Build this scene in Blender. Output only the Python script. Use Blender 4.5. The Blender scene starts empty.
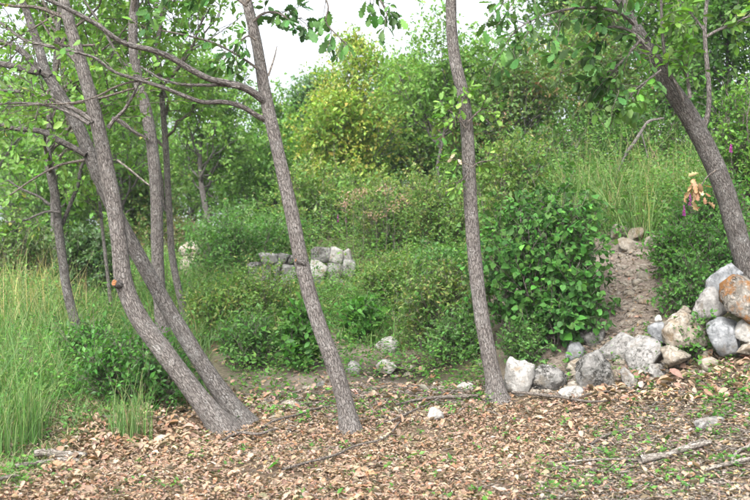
import bpy, math
import numpy as np
from mathutils import Vector, Matrix

# ------------------------------------------------------------------ camera, sky, sun, exposure
sc = bpy.context.scene
COL = sc.collection
CAMH = 1.6
F = 50 / 36 * 750                      # focal length in pixels of the 750 px wide photograph
cam_d = bpy.data.cameras.new('camera'); cam = bpy.data.objects.new('camera', cam_d); COL.objects.link(cam)
cam.location = (0, 0, CAMH); cam.rotation_euler = (math.radians(90), 0, 0)
cam_d.lens = 50; cam_d.sensor_width = 36; cam_d.clip_start = 0.05; cam_d.clip_end = 6000
cam_d.dof.use_dof = True; cam_d.dof.focus_distance = 9.4; cam_d.dof.aperture_fstop = 3.0
sc.camera = cam

SUN_EL, SUN_AZ = 48, 200               # azimuth the light comes from, clockwise from +Y
world = bpy.data.worlds.new('World'); sc.world = world; world.use_nodes = True
wn = world.node_tree.nodes; wl = world.node_tree.links; wn.clear()
sky = wn.new('ShaderNodeTexSky'); sky.sky_type = 'NISHITA'; sky.sun_disc = False
sky.sun_elevation = math.radians(SUN_EL); sky.sun_rotation = math.radians(SUN_AZ)
sky.air_density = 1.0; sky.dust_density = 6.0; sky.ozone_density = 1.0
hs = wn.new('ShaderNodeHueSaturation'); hs.inputs['Saturation'].default_value = 0.26   # cloud cover greys the sky
bg = wn.new('ShaderNodeBackground'); bg.inputs['Strength'].default_value = 0.15
wo = wn.new('ShaderNodeOutputWorld')
wl.new(sky.outputs[0], hs.inputs['Color']); wl.new(hs.outputs[0], bg.inputs['Color']); wl.new(bg.outputs[0], wo.inputs['Surface'])
sun_d = bpy.data.lights.new('sun', 'SUN'); sun_d.energy = 1.5; sun_d.angle = math.radians(28); sun_d.color = (1, .98, .95)
sun = bpy.data.objects.new('sun', sun_d); COL.objects.link(sun)
az, el = math.radians(SUN_AZ), math.radians(SUN_EL)
sdir = Vector((math.sin(az) * math.cos(el), math.cos(az) * math.cos(el), math.sin(el)))
sun.rotation_euler = sdir.to_track_quat('Z', 'Y').to_euler(); sun.location = sdir * 50
sc.view_settings.view_transform = 'Standard'; sc.view_settings.look = 'None'
sc.view_settings.gamma = 1; sc.view_settings.use_curve_mapping = False
sc.view_settings.exposure = 1.85
sc.render.engine = 'CYCLES'
sc.cycles.max_bounces = 6; sc.cycles.diffuse_bounces = 4; sc.cycles.transmission_bounces = 4
sc.cycles.use_denoising = True

# ------------------------------------------------------------------ helpers
rng = np.random.default_rng(11)

def nrm(v):
    return v / np.maximum(np.linalg.norm(v, axis=-1, keepdims=True), 1e-9)

def P3(px, py, d):                      # a point seen at (px, py) at distance d, in metres
    return np.array([(px - 375) / F * d, d, CAMH + (250 - py) / F * d])

def hash3(i, j, k, s=0):
    n = (i * 374761393 + j * 668265263 + k * 2147483647 + s * 1274126177) & 0xffffffff
    n = ((n ^ (n >> 13)) * 1274126177) & 0xffffffff
    n = ((n ^ (n >> 16)) * 2246822519) & 0xffffffff
    return ((n ^ (n >> 15)) & 0xffff) / 65535.0

def vnoise(p, s=0):                     # value noise in [0, 1]
    p = np.asarray(p, float); q = np.floor(p); f = p - q; f = f * f * (3 - 2 * f)
    q = q.astype(np.int64); r = 0
    for a in (0, 1):
        for b in (0, 1):
            for c in (0, 1):
                w = (f[..., 0] if a else 1 - f[..., 0]) * (f[..., 1] if b else 1 - f[..., 1]) * (f[..., 2] if c else 1 - f[..., 2])
                r = r + w * hash3(q[..., 0] + a, q[..., 1] + b, q[..., 2] + c, s)
    return r

def fbm(p, o=4, s=0):
    r, a, t = 0, 1.0, 0
    for k in range(o):
        r = r + a * vnoise(np.asarray(p) * 2 ** k + 17.3 * k, s); t += a; a *= .5
    return r / t

# ------------------------------------------------------------------ terrain height
CP = [(-150,500,6.6),(0,500,6.6),(200,500,6.6),(375,500,6.6),(560,499,6.6),(750,497,6.5),(900,490,6.4),
      (-100,720,3.5),(375,720,3.5),(850,720,3.5),
      (0,462,7.7),(100,455,7.9),(225,434,8.7),(350,434,8.7),(430,417,9.2),(497,403,9.6),(560,399,9.6),(640,387,9.6),(750,369,9.4),(850,355,9.3),
      (650,440,8.0),(750,430,7.8),(470,450,8.0),
      (0,400,9.7),(100,402,9.6),(165,370,11.5),(85,352,12.5),(0,342,13),(-120,345,13),
      (270,396,10),(280,371,11),(400,377,11),(450,372,11),
      (520,368,10.4),(600,345,10.5),(690,318,10.5),(750,300,10.4),(850,280,10.2),(625,244,12.6),(670,256,11.6),(740,232,11.8),(560,216,14.5),(700,208,14.5),(850,190,14),
      (560,300,11.6),(600,290,11.6),
      (385,347,12.3),(340,322,13.5),(300,302,15),(430,332,12.8),(440,290,14.5),(480,300,13),(400,262,17),(330,255,17.6),(330,288,16.5),(250,292,16.5),(220,272,18.5),(480,252,16),(440,222,21),
      (0,292,18),(100,282,20),(190,258,24),(0,264,28),(100,257,30),(200,243,32),(-150,285,20),
      (0,247,45),(200,238,45),(330,222,35),(400,205,35),(560,172,28),(750,150,24),(900,130,24),
      (-200,252,90),(200,247,90),(400,215,90),(750,150,90),(1000,120,90),
      (-200,250,400),(375,245,400),(900,220,400)]
_c = np.array([P3(*c) for c in CP])
_U = np.stack([_c[:, 0] / _c[:, 1], np.log(_c[:, 1])], 1) * np.array([2.2, 1.0])

def _k(r2):
    return np.where(r2 > 1e-12, r2 * np.log(np.maximum(r2, 1e-12)), 0)
_n = len(_U)
_A = np.zeros((_n + 3, _n + 3))
_A[:_n, :_n] = _k(((_U[:, None] - _U[None]) ** 2).sum(-1)) + np.eye(_n) * .004
_A[:_n, _n:] = np.c_[np.ones(_n), _U]; _A[_n:, :_n] = _A[:_n, _n:].T
# interpolate the slope angle z/y so that far relief stays in scale
_W = np.linalg.solve(_A, np.r_[(_c[:, 2] - CAMH) / _c[:, 1], 0, 0, 0])

def Z(x, y):
    x = np.asarray(x, float); y = np.asarray(y, float); sh = x.shape
    x = x.ravel(); y = y.ravel()
    yy = np.clip(y, 3.2, 500)
    u = np.stack([np.clip(x / yy, -.62, .62) * 2.2, np.log(yy)], 1)
    r = np.empty(len(u))
    for i in range(0, len(u), 20000):
        q = u[i:i + 20000]
        r[i:i + 20000] = _k(((q[:, None] - _U[None]) ** 2).sum(-1)) @ _W[:_n] + _W[_n] + q @ _W[_n + 1:]
    z = CAMH + r * yy
    p = np.stack([x, y, 0 * x], 1)
    near = np.clip((30 - y) / 15, 0, 1)
    z = z + near * ((fbm(p * 1.3, 3, 3) - .5) * .10 + (fbm(p * 6, 3, 5) - .5) * .05)
    return z.reshape(sh)

def hit(px, py, d0=5.5, d1=90):         # where the line of sight meets the ground
    d = np.geomspace(d0, d1, 900)
    x = (px - 375) / F * d; z = CAMH + (250 - py) / F * d
    g = Z(x, d); w = np.where(z <= g)[0]
    i = w[0] if len(w) else len(d) - 1
    return np.array([x[i], d[i], g[i]])

# ------------------------------------------------------------------ mesh building
def mk_mesh(name, V, faces, mat, col=None, bk=None, smooth=True):
    """faces: list of (n, k) int arrays"""
    me = bpy.data.meshes.new(name)
    V = np.asarray(V, np.float32)
    me.vertices.add(len(V)); me.vertices.foreach_set('co', V.ravel())
    loops = np.concatenate([f.ravel() for f in faces]).astype(np.int32)
    tot = np.concatenate([np.full(len(f), f.shape[1]) for f in faces]).astype(np.int32)
    st = np.r_[0, np.cumsum(tot)[:-1]].astype(np.int32)
    me.loops.add(len(loops)); me.loops.foreach_set('vertex_index', loops)
    me.polygons.add(len(tot)); me.polygons.foreach_set('loop_start', st)
    if smooth:
        me.polygons.foreach_set('use_smooth', np.ones(len(tot), bool))
    if col is not None:
        c = np.ones((len(V), 4), np.float32); c[:, :3] = col
        a = me.attributes.new('col', 'FLOAT_COLOR', 'POINT'); a.data.foreach_set('color', c.ravel())
    if bk is not None:
        a = me.attributes.new('bk', 'FLOAT_VECTOR', 'POINT'); a.data.foreach_set('vector', np.asarray(bk, np.float32).ravel())
    me.update(calc_edges=True)
    if mat: me.materials.append(mat)
    return me

def link(name, me, parent=None, kind=None):
    o = bpy.data.objects.new(name, me); COL.objects.link(o)
    if parent is not None: o.parent = parent
    if kind: o['kind'] = kind
    return o

def part(name, parent, V, faces, mat, kind=None, **k):
    """a part in world coordinates under a thing whose Empty only moves"""
    V = np.asarray(V) - np.array(parent['base'])
    return link(name, mk_mesh(name, V, faces, mat, **k), parent, kind)

def thing(name, label, cat, base, group=None):
    o = bpy.data.objects.new(name, None); COL.objects.link(o)
    o.location = tuple(float(b) for b in base); o.empty_display_size = .1
    o['label'] = label; o['category'] = cat; o['base'] = [float(b) for b in base]
    if group: o['group'] = group
    return o

def tag(o, label, cat, group=None):
    o['label'] = label; o['category'] = cat
    if group: o['group'] = group
    return o

def spline(pts, n):
    p = np.asarray(pts, float)
    p = np.vstack([2 * p[0] - p[1], p, 2 * p[-1] - p[-2]])
    m = len(p) - 3
    t = np.linspace(0, m - 1e-6, n); i = t.astype(int); f = (t - i)[:, None]
    a, b, c, d = p[i], p[i + 1], p[i + 2], p[i + 3]
    return .5 * (2 * b + (c - a) * f + (2 * a - 5 * b + 4 * c - d) * f ** 2 + (3 * b - a - 3 * c + d) * f ** 3)

def tubes(P, R, sides=6, lump=0, seed=0):
    """P (n,K,3), R (n,K) -> verts, faces, bark coordinates"""
    n, K = P.shape[:2]
    T = nrm(np.gradient(P, axis=1))
    mean = nrm(P[:, -1] - P[:, 0]); ax = np.argmin(np.abs(mean), 1)
    ref = np.eye(3)[ax][:, None, :]
    A = nrm(np.cross(T, ref)); B = np.cross(T, A)
    th = np.linspace(0, 2 * np.pi, sides, endpoint=False)
    c, s = np.cos(th)[None, None, :, None], np.sin(th)[None, None, :, None]
    off = A[:, :, None] * c + B[:, :, None] * s
    rr = R[:, :, None, None]
    V = P[:, :, None] + off * rr
    S = np.concatenate([np.zeros((n, 1)), np.cumsum(np.linalg.norm(np.diff(P, axis=1), axis=-1), 1)], 1)
    bk = np.concatenate([c * rr + 0 * rr * s, s * rr + 0 * rr * c, np.broadcast_to(S[:, :, None, None], (n, K, sides, 1))], -1)
    bk = bk + np.arange(n)[:, None, None, None] * 3.7
    if lump:
        q = V * 1.0
        V = V + off * rr * ((fbm(q * 7, 2, seed)[..., None] - .5) * 2 * lump + (fbm(bk * np.array([38, 38, 9.]), 2, seed + 5)[..., None] - .5) * 1.2 * lump)
    base = (np.arange(n) * K * sides)[:, None, None]
    i = np.arange(K - 1)[None, :, None] * sides; j = np.arange(sides)[None, None, :]; j2 = (j + 1) % sides
    Fq = np.stack([base + i + j, base + i + j2, base + i + sides + j2, base + i + sides + j], -1).reshape(-1, 4)
    cap = (base[:, 0, :] + (K - 1) * sides + np.arange(sides)[None, :])
    return V.reshape(-1, 3), [Fq, cap], bk.reshape(-1, 3)

class Bag:                              # collects tube sets into one mesh
    def __init__(s): s.V, s.F, s.B, s.n = [], {}, [], 0
    def add(s, V, faces, bk):
        for f in faces: s.F.setdefault(f.shape[1], []).append(f + s.n)
        s.V.append(V); s.B.append(bk); s.n += len(V)
    def out(s): return np.concatenate(s.V), [np.concatenate(v) for v in s.F.values()], np.concatenate(s.B)

# leaf shapes: x along the leaf (0..1), y across, z up
LT = {}
def _fan(out, fold=.12, curl=.0):
    out = np.array(out, float); x, y = out[:, 0], out[:, 1]
    v = np.c_[x, y, fold * np.abs(y) * 2 - curl * (x ** 2)]
    return v
LT['kite'] = (np.array([[0, 0, 0], [.45, -.27, .07], [1, 0, -.08], [.45, .27, .07]]), np.array([[0, 1, 2], [0, 2, 3]]))
_v = np.array([[0, 0, 0], [.28, -.25, .05], [.68, -.24, .04], [1, 0, -.1], [.68, .24, .04], [.28, .25, .05]])
LT['hex'] = (_v, np.array([[0, 1, 2], [0, 2, 3], [0, 3, 4], [0, 4, 5]]))
def lobed(half, fold, curl, twist=0):
    m = len(half)
    mid = [(x, 0) for x, _ in half]
    L = [(x, w) for x, w in half]
    mid = np.array(mid); L = np.array(L)
    V = [[0, 0, 0]]; Fc = []
    for (x, w) in half:
        V += [[x, 0, -curl * x * x], [x - .02, w, fold * w - curl * x * x + twist * w], [x - .02, -w, fold * w - curl * x * x - twist * w]]
    V.append([1.0, 0, -curl])
    for k in range(m):
        a = 1 + 3 * k
        if k == 0:
            Fc += [[0, a + 2, a], [0, a, a + 1]]
        else:
            b = a - 3
            Fc += [[b, b + 2, a + 2], [b, a + 2, a], [b, a, a + 1], [b, a + 1, b + 1]]
    a = 1 + 3 * (m - 1); e = len(V) - 1
    Fc += [[a, a + 2, e], [a, e, a + 1]]
    return np.array(V, float), np.array(Fc)
OAKH = [(.14, .05), (.24, .17), (.33, .12), (.46, .27), (.55, .17), (.68, .31), (.77, .19), (.88, .20)]
LT['oak'] = lobed(OAKH, .25, .12)
LT['oak2'] = lobed(OAKH, .05, .25, .12)
LT['oak3'] = lobed(OAKH, .45, -.08, -.1)
HZ = [(.06, .24), (.18, .40), (.36, .46), (.55, .42), (.74, .28), (.88, .14)]
LT['hazel'] = lobed(HZ, .22, .15)
LT['hazel2'] = lobed(HZ, .10, .32, .08)
DRY = [(.14, .05), (.26, .18), (.36, .12), (.52, .28), (.64, .17), (.80, .24)]
DRYS = [(.22, .13), (.52, .27), (.80, .20)]
LT['drys'] = lobed(DRYS, .75, -.35, .25)
LT['drys2'] = lobed(DRYS, -.5, .42, -.3)
LT['drys3'] = lobed(DRYS, 1.1, .2, .1)
LT['hazels'] = lobed([(.08, .28), (.36, .46), (.68, .33)], .2, .2)
LT['dry'] = lobed(DRY, .75, -.35, .25)
LT['dry2'] = lobed(DRY, -.5, .42, -.3)
LT['dry3'] = lobed(DRY, 1.1, .2, .1)

COOL = np.array([.81, 1.0, .82])
def pal(cols, n, jit=.16, clump=None):
    """per-leaf colours picked from [(rgb, weight)...]"""
    c = np.array([a for a, _ in cols]); c = np.where((c[:, 1] > c[:, 0] * 1.12)[:, None], c * COOL, c); w = np.array([b for _, b in cols], float); w /= w.sum()
    if clump is not None:               # leaves of one twig lean to the same tint
        u = np.clip(clump * .75 + rng.random(n) * .25, 0, .9999)
        k = np.searchsorted(np.cumsum(w), u).clip(0, len(w) - 1)
    else:
        k = rng.choice(len(w), n, p=w)
    b = np.exp(rng.normal(0, jit, (n, 1)))
    return np.clip(c[k] * b * np.exp(rng.normal(0, jit * .4, (n, 3))), 0.004, .85)

def leaf_mesh(shape, pos, d, nv, size, wid=1.0):
    T, Fc = LT[shape]
    X = nrm(d); Y = nrm(np.cross(nv, X)); N = np.cross(X, Y)
    s = size[:, None, None]
    V = pos[:, None] + s * (T[None, :, 0:1] * X[:, None] + T[None, :, 1:2] * wid * Y[:, None] + T[None, :, 2:3] * N[:, None])
    n, m = len(pos), len(T)
    FF = (np.arange(n) * m)[:, None, None] + Fc[None]
    return V.reshape(-1, 3), FF.reshape(-1, 3), m

def leaf_objs(name, parent, shapes, pos, d, nv, size, cols, mats_me, label=None):
    """each leaf an object of its own, sharing mesh data"""
    base = np.array(parent['base']) if 'base' in parent else np.zeros(3)
    X = nrm(d); Y = nrm(np.cross(nv, X)); N = np.cross(X, Y)
    for i in range(len(pos)):
        o = link(name, mats_me[i % len(mats_me)], parent)
        p = pos[i] - base; s = size[i]
        o.matrix_basis = Matrix(((X[i, 0] * s, Y[i, 0] * s, N[i, 0] * s, p[0]), (X[i, 1] * s, Y[i, 1] * s, N[i, 1] * s, p[1]),
                                 (X[i, 2] * s, Y[i, 2] * s, N[i, 2] * s, p[2]), (0, 0, 0, 1)))
        o.color = (*cols[i], 1)

def at(P, t, idx):
    K = P.shape[1]; f = t * (K - 1); i = np.minimum(f.astype(int), K - 2); w = (f - i)[:, None]
    p = P[idx, i] * (1 - w) + P[idx, i + 1] * w
    return p, nrm(P[idx, i + 1] - P[idx, i])

def kids(P, per, t0, t1, ang, L, K=4, up=.1, wob=.1, jit=.25, flat=0):
    n = len(P); idx = np.repeat(np.arange(n), per); m = len(idx)
    t = t0 + (t1 - t0) * ((np.tile(np.arange(per), n) + rng.random(m)) / per)
    p, T = at(P, t, idx)
    r = nrm(rng.normal(size=(m, 3)) * np.array([1, 1, 1 - flat])); perp = nrm(r - T * (r * T).sum(-1, keepdims=True))
    a = ang + rng.normal(0, jit, m)
    D = nrm(T * np.cos(a)[:, None] + perp * np.sin(a)[:, None] + np.array([0, 0, up]))
    ln = (L(t, idx) if callable(L) else L) * np.exp(rng.normal(0, .22, m))
    s = np.linspace(0, 1, K)
    Q = p[:, None] + D[:, None] * (ln[:, None] * s)[:, :, None]
    Q[:, :, 2] += (up * .6 * ln)[:, None] * s ** 2
    w = np.cumsum(rng.normal(0, wob, (m, K, 3)), 1) * (ln / K)[:, None, None]; w[:, 0] = 0
    return Q + w, idx, t, ln

def on_twigs(P, per, size, hang=.25, t0=.15, spread=.8, flat=.6, centre=None):
    n = len(P); idx = np.repeat(np.arange(n), per); m = len(idx)
    t = t0 + (1 - t0) * rng.random(m) ** .8
    p, T = at(P, t, idx)
    r = nrm(rng.normal(size=(m, 3)))
    d = nrm(T * .5 + r * spread + np.array([0, 0, -hang]))
    up_ = np.array([0, 0, 1.])
    if centre is not None:              # leaves turn their faces outwards, to the light
        up_ = up_ * .55 + nrm(p - centre) * .75
    nv = nrm(up_ + rng.normal(0, flat, (m, 3)))
    s = size * np.exp(rng.normal(0, .22, m))
    return p + d * (s * .12)[:, None], d, nv, s, idx

# ------------------------------------------------------------------ materials
def nodes(name):
    m = bpy.data.materials.new(name); m.use_nodes = True
    t = m.node_tree; t.nodes.clear()
    return m, t.nodes, t.links

def ramp(N, stops):
    r = N.new('ShaderNodeValToRGB'); e = r.color_ramp.elements
    while len(e) > 1: e.remove(e[-1])
    e[0].position = stops[0][0]; e[0].color = (*stops[0][1], 1)
    for p, c in stops[1:]:
        x = e.new(p); x.color = (*c, 1)
    return r

def noise_tex(N, L, vec, scale, detail=5, rough=.6, dist=0):
    n = N.new('ShaderNodeTexNoise'); n.inputs['Scale'].default_value = scale
    n.inputs['Detail'].default_value = detail; n.inputs['Roughness'].default_value = rough; n.inputs['Distortion'].default_value = dist
    if vec is not None: L.new(vec, n.inputs['Vector'])
    return n

def mixrgb(N, L, fac, a, b, mode='MIX'):
    m = N.new('ShaderNodeMix'); m.data_type = 'RGBA'; m.blend_type = mode
    for k, v in ((0, fac), (6, a), (7, b)):
        if isinstance(v, (int, float)): m.inputs[k].default_value = v
        elif isinstance(v, tuple): m.inputs[k].default_value = (*v, 1)
        else: L.new(v, m.inputs[k])
    return m.outputs[2]

def leaf_mat(name, source, trans=.35, rough=.5, spec=.35):
    m, N, L = nodes(name)
    if source == 'col':
        a = N.new('ShaderNodeAttribute'); a.attribute_name = 'col'; c = a.outputs['Color']
    else:
        a = N.new('ShaderNodeObjectInfo'); c = a.outputs['Color']
    geo = N.new('ShaderNodeNewGeometry')
    nz = noise_tex(N, L, geo.outputs['Position'], 45, 2)
    r = ramp(N, [(.3, (.78, .78, .78)), (.7, (1.18, 1.15, 1.1))]); L.new(nz.outputs[0], r.inputs[0])
    c = mixrgb(N, L, 1.0, c, r.outputs[0], 'MULTIPLY')
    back = mixrgb(N, L, geo.outputs['Backfacing'], c, mixrgb(N, L, .22, c, (.2, .24, .14)))   # leaf undersides are paler
    p = N.new('ShaderNodeBsdfPrincipled'); p.inputs['Roughness'].default_value = rough
    p.inputs['Specular IOR Level'].default_value = spec; L.new(back, p.inputs['Base Color'])
    t = N.new('ShaderNodeBsdfTranslucent'); tc = mixrgb(N, L, 1.0, c, (1.2, 1.35, .6), 'MULTIPLY'); L.new(tc, t.inputs['Color'])
    x = N.new('ShaderNodeMixShader'); x.inputs[0].default_value = trans
    L.new(p.outputs[0], x.inputs[1]); L.new(t.outputs[0], x.inputs[2])
    o = N.new('ShaderNodeOutputMaterial'); L.new(x.outputs[0], o.inputs[0])
    return m

def bark_mat(name, dark, light, lich, k=1.0):
    m, N, L = nodes(name)
    a = N.new('ShaderNodeAttribute'); a.attribute_name = 'bk'
    mp = N.new('ShaderNodeMapping'); mp.inputs['Scale'].default_value = (1, 1, .26); L.new(a.outputs['Vector'], mp.inputs[0])
    n1 = noise_tex(N, L, mp.outputs[0], 85 * k, 6, .65, .6)
    v = N.new('ShaderNodeTexVoronoi'); v.feature = 'DISTANCE_TO_EDGE'; v.inputs['Scale'].default_value = 66 * k
    nd = noise_tex(N, L, mp.outputs[0], 60, 3)
    va = N.new('ShaderNodeVectorMath'); va.operation = 'MULTIPLY_ADD'; L.new(nd.outputs[1], va.inputs[0]); va.inputs[1].default_value = (.02, .02, .02)
    L.new(mp.outputs[0], va.inputs[2]); L.new(va.outputs[0], v.inputs['Vector'])
    r1 = ramp(N, [(.36, dark), (.62, light)]); L.new(n1.outputs[0], r1.inputs[0])
    rv = ramp(N, [(.0, (.28, .26, .25)), (.14, (1, 1, 1))]); L.new(v.outputs[0], rv.inputs[0])
    c = mixrgb(N, L, .85, r1.outputs[0], rv.outputs[0], 'MULTIPLY')
    n2 = noise_tex(N, L, a.outputs['Vector'], 3.2, 4, .7); rl = ramp(N, [(.46, (0, 0, 0)), (.68, (1, 1, 1))]); L.new(n2.outputs[0], rl.inputs[0])
    n3 = noise_tex(N, L, a.outputs['Vector'], 70, 3, .6); rs = ramp(N, [(.54, (0, 0, 0)), (.62, (1, 1, 1))]); L.new(n3.outputs[0], rs.inputs[0])
    mm = N.new('ShaderNodeMath'); mm.operation = 'MULTIPLY_ADD'; L.new(rl.outputs[0], mm.inputs[0]); mm.inputs[1].default_value = .5
    m2 = N.new('ShaderNodeMath'); m2.operation = 'MULTIPLY'; L.new(rs.outputs[0], m2.inputs[0]); m2.inputs[1].default_value = .8
    L.new(m2.outputs[0], mm.inputs[2]); mm.use_clamp = True
    n4 = noise_tex(N, L, a.outputs['Vector'], 9, 3); r4 = ramp(N, [(.4, (0, 0, 0)), (.7, (1, 1, 1))]); L.new(n4.outputs[0], r4.inputs[0])
    m3 = N.new('ShaderNodeMath'); m3.operation = 'MULTIPLY'; L.new(mm.outputs[0], m3.inputs[0]); L.new(r4.outputs[0], m3.inputs[1])
    c = mixrgb(N, L, m3.outputs[0], c, lich)
    p = N.new('ShaderNodeBsdfPrincipled'); p.inputs['Roughness'].default_value = .9; p.inputs['Specular IOR Level'].default_value = .15
    L.new(c, p.inputs['Base Color'])
    hm = N.new('ShaderNodeMath'); hm.operation = 'MULTIPLY'; L.new(rv.outputs[0], hm.inputs[0]); L.new(n1.outputs[0], hm.inputs[1])
    b = N.new('ShaderNodeBump'); b.inputs['Strength'].default_value = 1.0; b.inputs['Distance'].default_value = .02; L.new(hm.outputs[0], b.inputs['Height'])
    L.new(b.outputs[0], p.inputs['Normal'])
    o = N.new('ShaderNodeOutputMaterial'); L.new(p.outputs[0], o.inputs[0])
    return m

def rock_mat(name, base, pale, stain=None, stain_amt=.5, pits=.5):
    m, N, L = nodes(name)
    tc = N.new('ShaderNodeTexCoord'); oi = N.new('ShaderNodeObjectInfo')
    va = N.new('ShaderNodeVectorMath'); va.operation = 'MULTIPLY_ADD'; va.inputs[1].default_value = (1, 1, 1)
    cr = N.new('ShaderNodeCombineXYZ')
    mu = N.new('ShaderNodeMath'); mu.operation = 'MULTIPLY'; mu.inputs[1].default_value = 40; L.new(oi.outputs['Random'], mu.inputs[0])
    for k in range(3): L.new(mu.outputs[0], cr.inputs[k])
    L.new(tc.outputs['Object'], va.inputs[0]); L.new(cr.outputs[0], va.inputs[2])
    vec = va.outputs[0]
    n1 = noise_tex(N, L, vec, 11, 9, .7, .2)
    r1 = ramp(N, [(.30, tuple(x * .72 for x in base)), (.46, base), (.62, pale)]); L.new(n1.outputs[0], r1.inputs[0])
    n2 = noise_tex(N, L, vec, 34, 6, .72, .5)
    r2 = ramp(N, [(.40 + .10 * (pits - .5), (.12, .115, .105)), (.52 + .1 * (pits - .5), (1, 1, 1))]); L.new(n2.outputs[0], r2.inputs[0])
    n3 = noise_tex(N, L, vec, 5, 3); r3 = ramp(N, [(.42, (0, 0, 0)), (.62, (1, 1, 1))]); L.new(n3.outputs[0], r3.inputs[0])
    mf = N.new('ShaderNodeMath'); mf.operation = 'MULTIPLY'; mf.inputs[1].default_value = pits * 1.5; mf.use_clamp = True; L.new(r3.outputs[0], mf.inputs[0])
    c = mixrgb(N, L, mf.outputs[0], r1.outputs[0], r2.outputs[0], 'MULTIPLY')
    if stain:
        n4 = noise_tex(N, L, vec, 6, 5, .7); r4 = ramp(N, [(.5 - .3 * (stain_amt - .5), (0, 0, 0)), (.62 - .3 * (stain_amt - .5), (1, 1, 1))]); L.new(n4.outputs[0], r4.inputs[0])
        c = mixrgb(N, L, r4.outputs[0], c, stain)
    p = N.new('ShaderNodeBsdfPrincipled'); p.inputs['Roughness'].default_value = .92; p.inputs['Specular IOR Level'].default_value = .2
    L.new(c, p.inputs['Base Color'])
    ad = N.new('ShaderNodeMath'); ad.operation = 'MULTIPLY_ADD'; L.new(r2.outputs[0], ad.inputs[0]); ad.inputs[1].default_value = .35 * pits; L.new(n1.outputs[0], ad.inputs[2])
    b = N.new('ShaderNodeBump'); b.inputs['Strength'].default_value = .8; b.inputs['Distance'].default_value = .03; L.new(ad.outputs[0], b.inputs['Height'])
    L.new(b.outputs[0], p.inputs['Normal'])
    o = N.new('ShaderNodeOutputMaterial'); L.new(p.outputs[0], o.inputs[0])
    return m

def plain_mat(name, c1, c2, scale=30, rough=.9, bump=.3):
    m, N, L = nodes(name)
    tc = N.new('ShaderNodeTexCoord')
    n1 = noise_tex(N, L, tc.outputs['Object'], scale, 5, .65)
    r1 = ramp(N, [(.35, c1), (.65, c2)]); L.new(n1.outputs[0], r1.inputs[0])
    p = N.new('ShaderNodeBsdfPrincipled'); p.inputs['Roughness'].default_value = rough; p.inputs['Specular IOR Level'].default_value = .2
    L.new(r1.outputs[0], p.inputs['Base Color'])
    b = N.new('ShaderNodeBump'); b.inputs['Strength'].default_value = bump; b.inputs['Distance'].default_value = .02; L.new(n1.outputs[0], b.inputs['Height'])
    L.new(b.outputs[0], p.inputs['Normal'])
    o = N.new('ShaderNodeOutputMaterial'); L.new(p.outputs[0], o.inputs[0])
    return m

M = {}
M['leaf'] = leaf_mat('leaf', 'col', .45)
M['leafo'] = leaf_mat('leaf_single', 'obj', .28, .55, .22)
M['hazel'] = leaf_mat('shrub_leaf', 'col', .25, .55, .22)
M['dry'] = leaf_mat('dry_leaf', 'col', .12, .8, .15)
M['dryo'] = leaf_mat('dry_leaf_single', 'obj', .12, .8, .15)
M['grass'] = leaf_mat('grass', 'col', .3, .6, .2)
M['bark'] = bark_mat('oak_bark', (.105, .093, .086), (.235, .213, .197), (.33, .325, .31))
M['barkd'] = bark_mat('dark_bark', (.072, .065, .06), (.175, .16, .148), (.31, .31, .30))
M['bark_thin'] = bark_mat('twig_bark', (.12, .10, .085), (.26, .225, .195), (.34, .33, .30), 1.5)
M['dead'] = bark_mat('dead_wood', (.17, .145, .12), (.42, .38, .335), (.50, .48, .44), 1.2)
M['cut'] = plain_mat('cut_wood', (.075, .035, .018), (.30, .135, .055), 55)
M['rock'] = rock_mat('limestone', (0.202, 0.196, 0.186), (0.314, 0.304, 0.292), (0.152, 0.127, 0.101), .35, .55)
M['rockp'] = rock_mat('limestone_pitted', (0.187, 0.183, 0.172), (0.284, 0.275, 0.263), (0.132, 0.117, 0.096), .3, 1.0)
M['rockw'] = rock_mat('limestone_pale', (0.294, 0.284, 0.265), (0.389, 0.376, 0.354), (0.233, 0.183, 0.127), .35, .4)
M['rockb'] = rock_mat('limestone_buff', (0.222, 0.193, 0.154), (0.323, 0.294, 0.253), (0.193, 0.142, 0.091), .42, .5)
M['rockg'] = rock_mat('limestone_blue', (0.177, 0.185, 0.193), (0.268, 0.275, 0.282), (0.152, 0.132, 0.109), .3, .5)
M['rocko'] = rock_mat('limestone_rust', (0.172, 0.157, 0.136), (0.263, 0.246, 0.218), (0.212, 0.101, 0.035), .6, .9)

# ------------------------------------------------------------------ the ground
def ground_zone(x, y):
    """0..1 weights of dry litter, bare earth, meadow by place"""
    d = np.maximum(y, 3.2); px = 375 + x / d * F
    p = np.stack([x, y, 0 * x], -1); w = (fbm(p * .9, 3, 21) - .5) * 1.6
    # litter lies from the camera back to about the tree line, the meadow to the left
    edge = np.interp(x, [-4, -2.9, -2.2, -1.5, -.6, .6, 1.4, 3, 5], [5.2, 6.6, 8.0, 9.6, 10.1, 10.0, 9.7, 9.7, 9.6])
    lit = np.clip((edge - y) / .7 + w * .8 + .5, 0, 1)
    bank = np.clip(1 - np.abs((px - 590) - (330 - 360) * 0) / 130, 0, 1) * np.clip((y - 9.4) / .4, 0, 1) * np.clip((13.4 - y) / .8, 0, 1)
    mid = np.clip(1 - np.abs(px - 330) / 140, 0, 1) * np.clip((y - 9.2) / .6, 0, 1) * np.clip((13.5 - y) / 1.5, 0, 1)
    earth = np.clip(np.maximum(bank * 2, mid * 1.6) + w * .3, 0, 1) * (1 - lit)
    return lit, earth

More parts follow.
